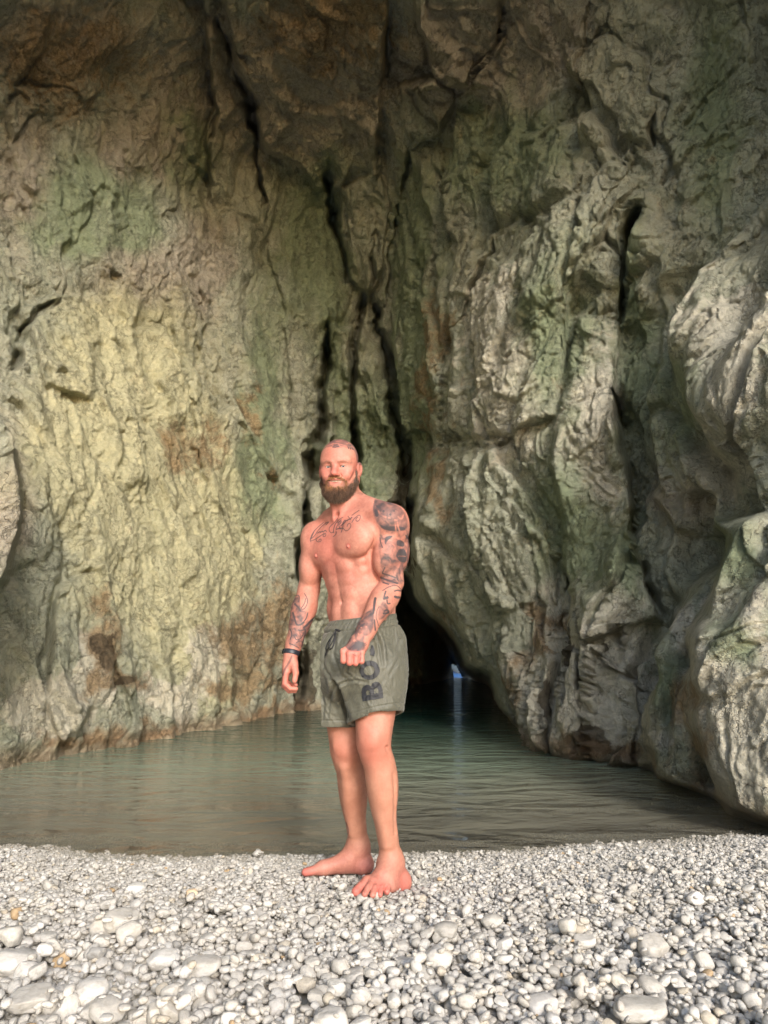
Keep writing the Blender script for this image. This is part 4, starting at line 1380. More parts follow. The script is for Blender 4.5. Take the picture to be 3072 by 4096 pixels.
    pi_ = [A(1140, 2734, 2.972), A(1137, 2742, 2.996), A(1139, 2738, 3.020), A(1146, 2724, 3.040)]
    di = [A(1161, 2754, 2.974), A(1157, 2763, 2.996), A(1160, 2759, 3.018), A(1166, 2742, 3.036)]
    tp = [A(1184, 2755, 2.978), A(1180, 2764, 2.996), A(1181, 2756, 3.014), A(1184, 2740, 3.030)]
    B.ell(A(1155, 2655, 3.005), (.026, .036, .048), rotM(np.eye(3), [0, 1, 0], 6), 0.015)
    for i in range(4):
        r = (.0110, .0112, .0106, .0095)[i]
        B.cap(wr + (kn[i] - wr) * .25, kn[i], .0145, .0125, 0.014)
        B.cap(kn[i], pi_[i], r * 1.12, r, 0.004)
        B.cap(pi_[i], di[i], r, r * .92, 0.003)
        B.cap(di[i], tp[i], r * .92, r * .78, 0.003)
    B.ell(A(1173, 2655, 2.985), (.020, .022, .036), rotM(np.eye(3), [0, 1, 0], -8), 0.014)   # ball of the thumb
    B.cap(A(1176, 2660, 2.975), A(1183, 2692, 2.957), .0155, .0125, 0.01)
    B.cap(A(1183, 2692, 2.957), A(1179, 2724, 2.950), .0125, .0098, 0.004)
    B.ell(A(1178, 2720, 2.949), (.0098, .009, .012), None, 0.004)

    # ---------------- legs
    def leg(hip, knee, ank, w, kk=1.0, calf_dir=(1, 0, 0)):
        cd = nrm(calf_dir)
        B.cap(hip, knee, .092 * w, .062 * w, 0.03)
        B.cap(hip + (knee - hip) * .45, knee, .083 * w, .060 * w, 0.02)
        sd_ = nrm(ank - knee)
        B.cap(knee, knee + sd_ * .05, .059 * w, .056 * w, 0.02)
        B.cap(knee + sd_ * .04, ank, .054 * w, .037 * w, 0.02)
        m = knee + sd_ * .135 + cd * .018
        Mz = np.eye(3)
        B.ell(m, (.056 * w, .060 * w, .105), Mz, 0.03)
        B.ell(knee + sd_ * .20 + cd * .012, (.048 * w, .050 * w, .10), Mz, 0.03)
        return sd_
    # left leg
    hip = A(1508, 2690, 2.93); kn_ = A(1494, 2968, 2.885); an = A(1565, 3440, 2.945)
    leg(hip, kn_, an, 1.0, calf_dir=(.8, .5, 0))
    B.ell(A(1480, 2952, 2.835), (.038, .022, .040), rotM(np.eye(3), [0, 0, 1], -25), 0.02)     # kneecap
    B.ell(A(1468, 2915, 2.865), (.030, .03, .045), None, 0.025)
    B.ell(A(1522, 2905, 2.855), (.034, .03, .06), None, 0.025)
    B.cap(A(1498, 3060, 2.862), A(1548, 3380, 2.905), .014, .012, 0.025)                       # shin
    B.cap(A(1578, 3100, 2.865), A(1583, 3330, 2.905), .004, .004, 0.014, 'sub')
    B.cap(A(1545, 2990, 2.845), A(1590, 3060, 2.87), .004, .003, 0.014, 'sub')
    # foot
    heel = A(1600, 3530, 2.975); toes = [A(1424, 3566, 2.800), A(1459, 3577, 2.775), A(1490, 3581, 2.775), A(1519, 3579, 2.790), A(1547, 3567, 2.820)]
    base = [A(1468, 3524, 2.845), A(1490, 3528, 2.835), A(1510, 3531, 2.838), A(1531, 3534, 2.850), A(1556, 3542, 2.872)]
    B.ell(heel, (.036, .040, .036), None, 0.02)
    B.cap(an, heel + np.array([0, 0, .01]), .040, .036, 0.03)
    B.cap(an + np.array([0, -.01, -.005]), A(1535, 3500, 2.885), .042, .034, 0.03)
    B.cap(A(1545, 3500, 2.91), A(1505, 3532, 2.850), .040, .026, 0.03)
    B.cap(heel, A(1560, 3545, 2.875), .032, .022, 0.03)
    for i in range(5):
        r = (.0162, .0114, .0110, .0106, .0112)[i]
        B.cap(A(1550, 3510, 2.915), base[i], .022, (.019, .0135, .013, .013, .014)[i], 0.014)
        mid = base[i] + (toes[i] - base[i]) * .55 + np.array([0, 0, .005 if i else .001])
        B.cap(base[i], mid, r * 1.12, r, 0.008)
        B.cap(mid, toes[i], r, r * 1.02, 0.003)
    B.ell(A(1522, 3448, 2.93), (.013, .014, .015), None, 0.014)
    B.ell(A(1602, 3446, 2.955), (.012, .016, .016), None, 0.014)
    # right leg
    hip = A(1372, 2700, 3.05); kn_ = A(1386, 2995, 3.045); an = A(1437, 3385, 3.155)
    leg(hip, kn_, an, 1.0, calf_dir=(.55, .8, 0))
    B.ell(A(1368, 2975, 3.000), (.036, .022, .042), rotM(np.eye(3), [0, 0, 1], 15), 0.02)
    B.cap(A(1378, 3070, 3.01), A(1408, 3330, 3.115), .014, .012, 0.025)
    heel = A(1456, 3458, 3.155)
    B.cap(an, heel, .040, .034, 0.03)
    B.ell(heel, (.036, .034, .030), None, 0.02)
    B.cap(an + np.array([-.012, -.005, 0]), A(1385, 3440, 3.145), .040, .030, 0.03)
    B.cap(A(1392, 3440, 3.145), A(1300, 3467, 3.125), .034, .024, 0.03, flat=([0, 1, 0], 1.15))
    B.cap(heel, A(1300, 3476, 3.14), .027, .020, 0.03)
    B.cap(A(1392, 3445, 3.17), A(1310, 3470, 3.17), .028, .020, 0.02)
    B.ell(A(1290, 3472, 3.125), (.034, .030, .024), None, 0.02)
    B.cap(A(1290, 3474, 3.120), A(1245, 3484, 3.115), .022, .0165, 0.012)
    tt = [(A(1285, 3476, 3.112), A(1222, 3489, 3.108), .0165), (A(1278, 3470, 3.136), A(1222, 3482, 3.135), .0105), (A(1284, 3468, 3.156), A(1230, 3478, 3.157), .010),
          (A(1290, 3466, 3.174), A(1242, 3474, 3.177), .0095), (A(1298, 3465, 3.190), A(1260, 3470, 3.195), .0095)]
    for a_, b_, r in tt:
        B.cap(a_, b_, r * 1.05, r * .98, 0.006)

    # ---------------- head
    h = lambda *a: Hh(*a)
    S_ = HS
    def E(c, r, k=0.01, op='add', M=None): B.ell(h(*c), tuple(v * S_ for v in r), MH if M is None else M, k, op)
    def Cc(a, b, ra, rb, k=0.01, op='add', flat=None): B.cap(h(*a), h(*b), ra * S_, rb * S_, k, op, flat)
    E((0, -.012, .040), (.0765, .094, .082), 0.01)
    E((0, .020, .022), (.070, .066, .070), 0.03)
    E((0, .018, -.030), (.063, .066, .082), 0.02)
    for s_ in (-1, 1):
        Cc((s_ * .056, -.012, -.050), (s_ * .018, .058, -.100), .022, .020, 0.03)
        E((s_ * .046, .052, -.022), (.024, .022, .018), 0.018)      # cheek bone
        E((s_ * .040, .062, -.042), (.020, .018, .018), 0.016)      # smiling cheek
        Cc((s_ * .050, .060, .020), (s_ * .014, .078, .016), .0105, .0105, 0.014)   # brow
    E((0, .066, -.100), (.024, .022, .020), 0.02)                   # chin
    E((0, .060, -.064), (.034, .026, .030), 0.02)                   # muzzle
    for s_ in (-1, 1):
        E((s_ * .0325, .0860, -.001), (.0165, .0125, .0105), 0.010, 'sub')
        E((s_ * .0320, .0640, -.003), (.0150, .0150, .0150), 0.003)             # lids over the eyeball
        Cc((s_ * .0460, .0690, -.0045), (s_ * .0200, .0762, -.0050), .0010, .0016, 0.003, 'sub')
        E((s_ * .0320, .0800, -.0050), (.0125, .0060, .0037), 0.0018, 'sub')    # opening between the lids
        Cc((s_ * .047, .064, -.014), (s_ * .022, .074, -.018), .0040, .0035, 0.008)
        Cc((s_ * .047, .066, .0065), (s_ * .021, .078, .0040), .0042, .0040, 0.006)
    # nose
    Cc((0, .077, .008), (0, .100, -.030), .0085, .0125, 0.012)
    E((0, .1030, -.0350), (.0125, .0115, .0100), 0.008)
    for s_ in (-1, 1):
        E((s_ * .0135, .0915, -.0385), (.0085, .0110, .0080), 0.006)
        E((s_ * .0065, .0965, -.0462), (.0036, .0050, .0030), 0.003, 'sub')
        Cc((s_ * .020, .084, -.036), (s_ * .040, .066, -.062), .0018, .0018, 0.007, 'sub')   # smile fold
    # mouth
    Cc((-.027, .0760, -.0560), (0, .0865, -.0560), .0045, .0055, 0.006)
    Cc((.027, .0760, -.0560), (0, .0865, -.0560), .0045, .0055, 0.006)
    Cc((-.019, .0790, -.0745), (.019, .0790, -.0745), .0055, .0055, 0.007)
    for q in range(-4, 5):
        x = q * .0065
        E((x, .0850 - 6 * x * x, -.0665 + 6.5 * x * x), (.0062, .0150, .0056 - 1.6 * abs(x) ** 1.5), 0.0012, 'sub')
    for s_ in (-1, 1):
        E((s_ * .0300, .0740, -.0600), (.0050, .0080, .0026), 0.003, 'sub')
    # ears
    for s_ in (-1, 1):
        Me = rotM(rotM(MH, HU, -s_ * 24), HL, -8)
        c0 = np.array([s_ * .0835, -.012, -.008])
        B.ell(h(*c0), (.0090 * S_, .0180 * S_, .0305 * S_), Me, 0.004)
        B.ell(h(*(c0 + [s_ * .0065, .006, .003])), (.0060 * S_, .0105 * S_, .0200 * S_), Me, 0.003, 'sub')
        B.ell(h(*(c0 + [-s_ * .006, .010, -.004])), (.0060 * S_, .0060 * S_, .0075 * S_), Me, 0.004)
        B.ell(h(*(c0 + [-s_ * .001, .006, -.026])), (.0060 * S_, .0090 * S_, .0080 * S_), Me, 0.005)
    return B
BODY = build_body()
bV, bF = BODY.mesh()
bV = smooth_mesh(bV, bF, 2)
bN = vnormals(bV, bF)

# ---------------- colour of the skin: tattoo ink and flushed areas, laid on the surface
bpx, bpy_ = project(bV)
sx_, sy_ = bpx * 4, bpy_ * 4            # photograph pixels
camv = np.array([0, 0, CAM_H]) - bV
camv /= np.linalg.norm(camv, axis=1, keepdims=True)
facing = (bN * camv).sum(1) > 0.03
n_ink1 = np.clip(1.7 * fbm(bV * 38 + 1.5 * fbm(bV * 20, 2, 60)[:, None], 4, 61, ridged=False), -1, 1); n_ink2 = fbm(bV * 60, 3, 62); n_big = fbm(bV * 11, 3, 63)
ink = np.zeros(len(bV)); light_ink = np.zeros(len(bV)); dark_skin = np.zeros(len(bV))
HAND_L = (1400, 2600)
left_arm = (bV[:, 0] > T(.16, 0, 1.3)[0] - 0.02) & (bV[:, 1] < 3.02)
def chaikin(pts, closed, it=2):
    for _ in range(it):
        o = []
        n = len(pts)
        if not closed: o.append(pts[0])
        for i in range(n if closed else n - 1):
            a, b = pts[i], pts[(i + 1) % n]
            o += [(a[0] * .75 + b[0] * .25, a[1] * .75 + b[1] * .25), (a[0] * .25 + b[0] * .75, a[1] * .25 + b[1] * .75)]
        if not closed: o.append(pts[-1])
        pts = o
    return pts
def region(poly, soft=5, back=False):
    poly = chaikin(list(poly), True, 1)
    sd_ = poly_sd(sx_, sy_, poly)
    m = sstep(soft, -soft, sd_)
    return m if back else m * facing
def stroke(pts, w, mask=None):
    pts = chaikin(list(pts), False, 2)
    w = max(w, 1.4)
    d, _ = seg_dist(sx_, sy_, pts)
    return sstep(w + 1.3, max(w - 1.3, 0), d) * facing
ZR = lambda pts, ox, oy, k: [(ox + x * k, oy + y * k) for x, y in pts]
# shoulder piece (zoom origin 1440,1980, factor .1446)
Z = lambda pts: ZR(pts, 1440, 1980, .1446)
sleeve = region(Z([(390, 150), (430, 110), (900, 180), (1200, 450), (1420, 1100), (1420, 2300), (560, 2300), (560, 1700), (500, 1400), (560, 1000), (480, 800), (380, 600), (350, 350)]), 5, False)
sh1 = region(Z([(390, 150), (430, 110), (900, 180), (1200, 400), (1340, 800), (1300, 960), (850, 1030), (600, 930), (480, 800), (380, 600), (350, 350)]), 4)
ink = np.maximum(ink, sh1 * (0.62 + 0.40 * n_ink1))
ink = np.maximum(ink, region(Z([(500, 780), (700, 860), (950, 850), (1200, 870), (1300, 950), (1150, 1000), (850, 1010), (600, 940)]), 3) * .85)
ink = np.maximum(ink, region(Z([(380, 380), (500, 400), (530, 600), (420, 620)]), 2) * .85)
ink = np.maximum(ink, region(Z([(400, 270), (540, 290), (560, 380), (480, 370)]), 2) * .9)
for c in ((650, 450, 55), (840, 540, 50), (940, 440, 45)):
    d = np.hypot(sx_ - (1440 + c[0] * .1446), sy_ - (1980 + c[1] * .1446)); ink = np.maximum(ink, sstep(c[2] * .1446, c[2] * .06, d) * facing * .9)
for pl in ([(510, 440), (560, 540), (700, 610), (830, 640)], [(1060, 600), (1150, 680), (1200, 560)], [(970, 690), (985, 850), (1000, 1060)], [(1020, 700), (1050, 880), (1110, 1040)]):
    ink *= 1 - 0.9 * stroke(Z(pl), 3.0)
ink = np.maximum(ink, region(Z([(680, 1180), (760, 1130), (920, 1120), (860, 1200), (760, 1260), (700, 1400), (680, 1300)]), 2) * .9)
ink = np.maximum(ink, region(Z([(1230, 1090), (1330, 1120), (1370, 1250), (1300, 1220)]), 2) * .85)
ink = np.maximum(ink, region(Z([(1010, 1260), (1100, 1230), (1220, 1300), (1240, 1400), (1180, 1440), (1090, 1420), (1010, 1400)]), 2) * .8)
ink = np.maximum(ink, region(Z([(980, 1660), (1090, 1480), (1150, 1490), (1230, 1480), (1310, 1680), (1280, 1870), (1130, 1870), (1040, 1780)]), 2) * .95)
ink = np.maximum(ink, sleeve * np.clip(.32 + .70 * n_ink1, 0, .85))
ink *= 1 - .7 * stroke(Z([(1060, 1690), (1150, 1690), (1260, 1700)]), 1.2)
ink = np.maximum(ink, stroke(Z([(560, 1180), (560, 1300), (620, 1450)]), 3) * .75)
ink = np.maximum(ink, region(Z([(600, 1650), (900, 1740), (960, 2000), (1300, 2000), (1320, 2212), (640, 2212), (560, 1900)]), 4) * (.5 + .6 * n_ink1))
ink = np.maximum(ink, stroke(Z([(1340, 1250), (1330, 1600), (1300, 2100)]), 3) * .6)
ink = np.maximum(ink, stroke(Z([(690, 2000), (620, 2150)]), 3) * .85)
# lower left arm (zoom origin 1400,2280, factor .1718)
Z = lambda pts: ZR(pts, 1400, 2280, .1718)
ink = np.maximum(ink, region(Z([(760, 0), (1330, 0), (1300, 250), (1160, 350), (900, 330), (740, 300), (700, 180)]), 4) * (.45 + .7 * n_ink1))
for pl, w in (([(720, 180), (850, 230), (1100, 310)], 4), ([(760, 80), (900, 120), (1060, 180)], 3), ([(770, 290), (900, 330)], 3), ([(760, 480), (900, 390), (1080, 340), (1190, 450)], 1.8), ([(1040, 490), (1110, 465), (1180, 490)], 3),
              ([(1050, 620), (1100, 640), (1140, 640)], 5), ([(800, 660), (870, 640)], 6), ([(860, 700), (870, 790), (930, 780)], 3), ([(800, 960), (860, 920), (910, 980), (860, 1010), (780, 1010)], 4), ([(590, 660), (570, 760), (560, 900), (540, 1000)], 5),
              ([(680, 840), (620, 960), (600, 1100), (640, 1200), (660, 1290)], 1.6), ([(570, 1160), (580, 1300), (590, 1400)], 3), ([(830, 500), (800, 600), (790, 680)], 3.5)):
    ink = np.maximum(ink, stroke(Z(pl), w) * .85)
ink = np.maximum(ink, region(Z([(780, 700), (860, 800), (900, 900), (840, 1060), (700, 1180), (640, 1120), (680, 850)]), 3) * (.45 + .4 * n_ink1))
ink = np.maximum(ink, region(Z([(400, 970), (540, 880), (560, 1100), (560, 1300), (480, 1500), (300, 1560), (380, 1850), (200, 1900), (-60, 1880), (-140, 1700), (0, 1520), (170, 1230), (300, 1050)]), 4) * (.62 + .5 * n_ink1))
for pl in ([(-60, 1770), (100, 1780), (250, 1760), (370, 1700)], [(-60, 1800), (100, 1815), (260, 1790), (380, 1740)]):
    ink = np.maximum(ink, stroke(Z(pl), 1.6) * .9)
for c in ((100, 1640, 45), (260, 1500, 35), (380, 1320, 30), (260, 1340, 25), (200, 1490, 28)):
    d = np.hypot(sx_ - (1400 + c[0] * .1718), sy_ - (2280 + c[1] * .1718)); ink *= 1 - .85 * sstep(c[2] * .1718, c[2] * .05, d)
ink = np.maximum(ink, stroke(Z([(60, 1960), (130, 1990)]), 2) * .6)
ink = np.maximum(ink, stroke(Z([(240, 1880), (250, 2000), (240, 2100)]), 3.5) * .45)
# right forearm (zoom origin 1120,2340, factor .1357)
Z = lambda pts: ZR(pts, 1120, 2340, .1357)
fore = region(Z([(330, 560), (420, 360), (580, 330), (600, 700), (830, 820), (800, 1100), (1040, 930), (1040, 1080), (830, 1320), (740, 1640), (560, 1870), (230, 1800), (250, 1200)]), 4)
ink = np.maximum(ink, fore * (.45 + .60 * n_ink1 + .35 * n_ink2))
for pl, w in (([(720, 250), (800, 380), (820, 480), (780, 620), (700, 720), (600, 710), (720, 560), (760, 400)], 1.8), ([(440, 330), (520, 290), (580, 340), (560, 480)], 1.8), ([(440, 560), (560, 680), (600, 760)], 4),
              ([(380, 820), (420, 960), (480, 1180), (600, 1180), (700, 1100)], 4), ([(820, 820), (780, 980), (700, 1080)], 2.2), ([(700, 1260), (800, 1180), (900, 1060), (1050, 950)], 4.5), ([(540, 1330), (660, 1350), (740, 1290)], 2.5),
              ([(420, 1500), (480, 1640), (640, 1560), (700, 1400)], 2.2), ([(280, 1720), (420, 1780), (560, 1860)], 2.2), ([(480, 1700), (600, 1640), (680, 1700), (620, 1840)], 2), ([(300, 1300), (360, 1450), (300, 1600)], 3), ([(740, 1320), (740, 1500), (680, 1680)], 3)):
    ink = np.maximum(ink, stroke(Z(pl), w) * .85)
ink = np.maximum(ink, stroke(ZR([(270, 690), (245, 750), (200, 820), (180, 880)], 1060, 2350, .3978), 4) * .55)
# script across the chest (zoom origin 1180,2040, factor .1929)
Z = lambda pts: ZR(pts, 1180, 2040, .1929)
for pl, w in (([(590, 260), (480, 350), (380, 450), (310, 600), (330, 660)], 1.3), ([(690, 250), (650, 260), (560, 330), (470, 430), (420, 520), (350, 590)], 1.0), ([(640, 310), (700, 250)], 1), ([(330, 640), (420, 610), (520, 540), (610, 480)], 1.4),
              ([(470, 480), (520, 440), (530, 470), (570, 430), (580, 470), (630, 410), (650, 450)], 1.7), ([(590, 490), (640, 480), (640, 540), (590, 560), (575, 520), (610, 510)], 1.0), ([(440, 590), (440, 640), (490, 670), (545, 640), (540, 600), (500, 610), (495, 640)], 1.1),
              ([(400, 430), (360, 520), (330, 600)], 2.0),
              ([(880, 180), (820, 260), (760, 310), (710, 360), (705, 430), (750, 480), (790, 460)], 1.0), ([(990, 150), (900, 210), (830, 290), (800, 400), (800, 470)], 1.6), ([(960, 200), (900, 280), (850, 380)], 1.5), ([(880, 270), (950, 210), (960, 260), (900, 310), (940, 390)], 1.6),
              ([(850, 400), (920, 380), (1000, 380)], 2.0), ([(950, 320), (990, 300), (1000, 250), (1040, 210)], 1.8), ([(990, 270), (1000, 330), (960, 460)], 1.5), ([(1000, 290), (1050, 240), (1060, 210), (1090, 230), (1100, 190), (1140, 200), (1180, 150)], 1.8), ([(1100, 130), (1150, 200)], 1.4),
              ([(1000, 380), (1040, 430), (1100, 425), (1160, 350), (1155, 280), (1100, 280), (1080, 340)], 1.1), ([(1180, 260), (1210, 200), (1290, 120), (1350, 100), (1360, 160), (1320, 230), (1270, 235), (1260, 180), (1300, 150)], 1.1), ([(1180, 110), (1250, 60), (1330, 5)], 1.1),
              ([(790, 550), (840, 520), (860, 470), (850, 440)], 1.1)):
    ink = np.maximum(ink, stroke(Z(pl), w) * .82)
# shaved scalp pattern
Z = lambda pts: ZR(pts, 1230, 1740, .1628)
cap_ = region(Z([(280, 640), (330, 420), (460, 300), (600, 280), (700, 320), (960, 280), (1170, 390), (1200, 560), (1230, 720), (1400, 760), (1350, 80), (800, 60), (300, 200)]), 3)
lines = 0
for pl in ([(420, 290), (650, 210), (760, 215), (960, 270)], [(460, 310), (600, 285), (700, 315), (790, 270), (960, 285)], [(500, 260), (640, 200)], [(700, 160), (840, 140)], [(960, 200), (1060, 250), (1150, 330)], [(980, 340), (1170, 395)], [(760, 215), (800, 280)], [(1000, 180), (1110, 230)], [(600, 285), (640, 240), (700, 220)]):
    lines = np.maximum(lines, stroke(Z(pl), 1.0))
ink = np.maximum(ink, cap_ * (.55 + .25 * n_ink2) * (1 - .75 * lines))
for pl in ([(620, 295), (690, 300)], [(700, 295), (770, 280)], [(650, 245), (730, 240)], [(1000, 300), (1010, 330)], [(1050, 320), (1060, 345)], [(1100, 330), (1120, 355)], [(1000, 240), (1060, 260)]):
    ink = np.maximum(ink, stroke(Z(pl), 2.6) * .8)
ink = np.maximum(ink, stroke([(1377, 3330), (1388, 3345), (1396, 3322), (1384, 3290)], 2.2) * .6)
ink = np.clip(ink * 1.22, 0, 1)
# local head coordinates
hl = (bV - HC) / HS
lx, ly, lz = hl @ HL, hl @ HF, hl @ HU
# flush, lips, areola, stubble
flush = np.zeros(len(bV)); lip = flush.copy(); stub = flush.copy()
def ball(c, r): return np.exp(-(((bV - c) ** 2).sum(1) / (r * r)))
for c, r, a in ((Hh(.045, .05, -.03), .03, .7), (Hh(-.045, .05, -.03), .03, .7), (Hh(0, .10, -.03), .022, 1.0), (Hh(0, .06, .05), .06, .35), (Hh(.08, 0, 0), .04, .8), (Hh(-.08, 0, 0), .04, .8),
                (A(1485, 2990, 2.85), .07, .9), (A(1372, 3000, 3.0), .06, .6), (A(1420, 3570, 2.8), .04, .9), (A(1540, 3575, 2.8), .05, .8), (A(1600, 3540, 2.93), .05, .8), (A(1220, 3490, 3.1), .04, .8), (A(1150, 2720, 3.0), .06, .8),
                (A(1410, 2635, 2.70), .05, .8), (T(-.05, .1, z_ := A(1300, 2200, 2.9)[2]), .10, .45), (T(0, .09, A(1345, 2080, 2.9)[2]), .09, .4), (A(1470, 3480, 3.1), .04, .5)):
    flush = np.maximum(flush, a * ball(c, r))
is_head = (lz > -.13) & (np.abs(lx) < .1)
lipm = np.exp(-((lx / .024) ** 4 + ((lz + .0745 - 5 * lx ** 2) / .0055) ** 2)) + .75 * np.exp(-((lx / .024) ** 4 + ((lz + .0575 - 3 * lx ** 2) / .0035) ** 2))
lip = np.maximum(lip, np.clip(lipm, 0, 1) * (ly > .07) * is_head)
for s_ in (-1, 1):
    c = NIP[0 if s_ < 0 else 1]
    d = np.linalg.norm(bV - c, axis=1); lip = np.maximum(lip, sstep(.0175, .0120, d) * .95)
# beard area in head coordinates
jaw_line = -0.034 - 0.9 * np.clip(np.abs(lx) - .04, 0, 1) * 0 
cheek = np.interp(np.abs(lx), [0, .018, .030, .042, .055, .066, .08], [-.046, -.047, -.054, -.070, -.072, -.050, -.02]) + .004 * n_ink2
beardm = sstep(.006, -.006, lz - cheek) * is_head * sstep(-.02, .012, ly)
mouth_gap = np.exp(-((lx / .026) ** 6 + ((lz + .0680) / .0135) ** 4))
beardm = beardm * (1 - np.clip(mouth_gap * 1.4, 0, 1))
beardm = beardm * (1 - .35 * np.exp(-((lx / .02) ** 2 + ((lz + .088) / .012) ** 2)))
beardm *= sstep(-.135, -.105, lz + .5 * np.clip(.02 - ly, 0, 1))
stub = np.clip(beardm * .6, 0, 1)
side_stub = sstep(.060, .072, np.abs(lx)) * sstep(-.05, -.03, lz) * (lz < .03) * sstep(-.05, 0.0, ly) * sstep(.022, .005, ly) * is_head
stub = np.maximum(stub, side_stub * .35)
brow = 0
for s_ in (-1, 1):
    d, _ = seg_dist(lx, lz, [(s_ * .052, .010), (s_ * .036, .0185), (s_ * .014, .0130)])
    brow = np.maximum(brow, sstep(.0050, .0015, d) * (ly > .05) * is_head)
stub = np.maximum(stub, brow * .6)
lash = 0
for s_ in (-1, 1):
    d, _ = seg_dist(lx, lz, [(s_ * .0445, -.0040), (s_ * .0380, -.0005), (s_ * .0320, .0004), (s_ * .0250, -.0008), (s_ * .0205, -.0050)])
    lash = np.maximum(lash, sstep(.0024, .0008, d) * (ly > .05) * is_head)
stub = np.maximum(stub, lash * .85)
inner = sstep(.74, .50, bV[:, 2]) * sstep(.05, .16, bV[:, 2]) * .8 + .35 * (bV[:, 2] > .9) * np.clip(fbm(bV * 3.2, 2, 66) * 1.5, 0, 1)
skinA = np.stack([ink, np.clip(flush, 0, 1), lip], 1)
skinB = np.stack([stub, brow, inner], 1)

def skin_material():
    t = NT("skin")
    p = t.pos()
    A_ = t.add('ShaderNodeSeparateColor'); t.l.new(t.attr('skinA', 'Color'), A_.inputs[0])
    B_ = t.add('ShaderNodeSeparateColor'); t.l.new(t.attr('skinB', 'Color'), B_.inputs[0])
    n1 = t.noise(p, 14, 5, 0.6); n2 = t.noise(p, 90, 4, 0.6); n3 = t.noise(p, 420, 2, 0.5)
    c = t.ramp(n1, [(0.3, (0.43, 0.170, 0.125)), (0.55, (0.50, 0.215, 0.160)), (0.75, (0.56, 0.262, 0.198))])
    c = t.mix(t.math('MULTIPLY', A_.outputs[1], 0.8), c, (0.54, 0.145, 0.115))
    n0 = t.noise(p, 5.5, 5, 0.65, 0.6)
    c = t.mix(1.0, c, t.ramp(n0, [(0.3, (0.80, 0.74, 0.74)), (0.5, (1, 1, 1)), (0.7, (1.06, 1.14, 1.14))]), 'MULTIPLY')
    c = t.mix(0.6, c, t.ramp(n2, [(0.3, (0.74, 0.66, 0.64)), (0.6, (1, 1, 1))]), 'MULTIPLY')
    c = t.mix(t.math('MULTIPLY', B_.outputs[2], 0.85), c, t.ramp(n1, [(0.3, (0.34, 0.155, 0.095)), (0.7, (0.46, 0.23, 0.15))]))
    c = t.mix(t.math('MULTIPLY', A_.outputs[1], 0.45), c, (0.54, 0.145, 0.115))
    c = t.mix(t.math('MULTIPLY', A_.outputs[2], 0.85), c, (0.50, 0.15, 0.12))
    c = t.mix(t.math('MULTIPLY', B_.outputs[0], 0.8), c, (0.12, 0.065, 0.04))
    c = t.mix(t.math('MULTIPLY', A_.outputs[0], 0.93), c, (0.036, 0.041, 0.048))
    b = t.principled(Base_Color=c, Roughness=0.55)
    b.inputs['Specular IOR Level'].default_value = 0.4
    b.inputs['Subsurface Weight'].default_value = 0.05
    b.inputs['Subsurface Radius'].default_value = (0.010, 0.0035, 0.0018)
    b.inputs['Subsurface Scale'].default_value = 1.0
    h = t.math('ADD', t.math('MULTIPLY', n2, 0.6), t.math('MULTIPLY', n3, 0.35))
    t.l.new(t.bump(h, 0.5, 0.003), b.inputs['Normal'])
    return t.m
MAT_SKIN = skin_material()
man = mesh_np("person", bV, bF, MAT_SKIN, attrs={'skinA': skinA, 'skinB': skinB})
tag(man, "bearded shaven-headed tattooed man in olive swim shorts standing barefoot on the white pebbles", "person")

# ---------------- eyes and teeth
MAT_EYE = NT("eye")
_e = MAT_EYE
_r = _e.math('POWER', 1.0, 1.0)
_at = _e.attr('iris')
_c = _e.ramp(_at, [(0.0, (0.012, 0.012, 0.014)), (0.16, (0.012, 0.012, 0.014)), (0.20, (0.09, 0.12, 0.14)), (0.43, (0.13, 0.17, 0.19)), (0.48, (0.06, 0.08, 0.10)), (0.54, (0.60, 0.55, 0.51)), (1.0, (0.50, 0.38, 0.34))])
_b = _e.principled(Base_Color=_c, Roughness=0.12)
MAT_TOOTH = simple_mat("tooth", (0.78, 0.74, 0.66), 0.25, None, 0, 0.02)
tocam = nrm(np.array([0, 0, CAM_H]) - HC)
for s_ in (-1, 1):
    c = Hh(s_ * .0320, .0655, -.0035); r = .0126 * HS
    th = np.linspace(0, math.pi, 40); ph = np.linspace(0, 2 * math.pi, 49)[:-1]
    ex = nrm(np.cross(tocam, UP)); ey = np.cross(ex, tocam)
    V = []; ir = []
    for t_ in th:
        for f_ in ph:
            V.append(c + r * (math.cos(t_) * tocam + math.sin(t_) * (math.cos(f_) * ex + math.sin(f_) * ey))); ir.append(min(1, t_ / 1.0))
    F = [(i * 48 + j, i * 48 + (j + 1) % 48, (i + 1) * 48 + (j + 1) % 48, (i + 1) * 48 + j) for i in range(39) for j in range(48)]
    mesh_np("eye", np.array(V), np.array(F), MAT_EYE.m, man, attrs={'iris': np.array(ir)})
TF_ = Field(np.linspace(HC[0] - .06, HC[0] + .06, 110), np.linspace(HC[1] - .13, HC[1] - .02, 110), np.linspace(HC[2] - .10, HC[2] - .04, 60))
for i in range(8):
    x = (i - 3.5) * .0060
    w = (.0030, .0034, .0036, .0042, .0042, .0036, .0034, .0030)[i]
    TF_.ell(Hh(x, .0775 - 8.0 * x * x, -.0640 + 6.5 * x * x), (w * 1.07 * HS, .0032, .0055), MH, 0.0006)
tV, tF = TF_.mesh()
mesh_np("teeth", tV, tF, MAT_TOOTH, man)

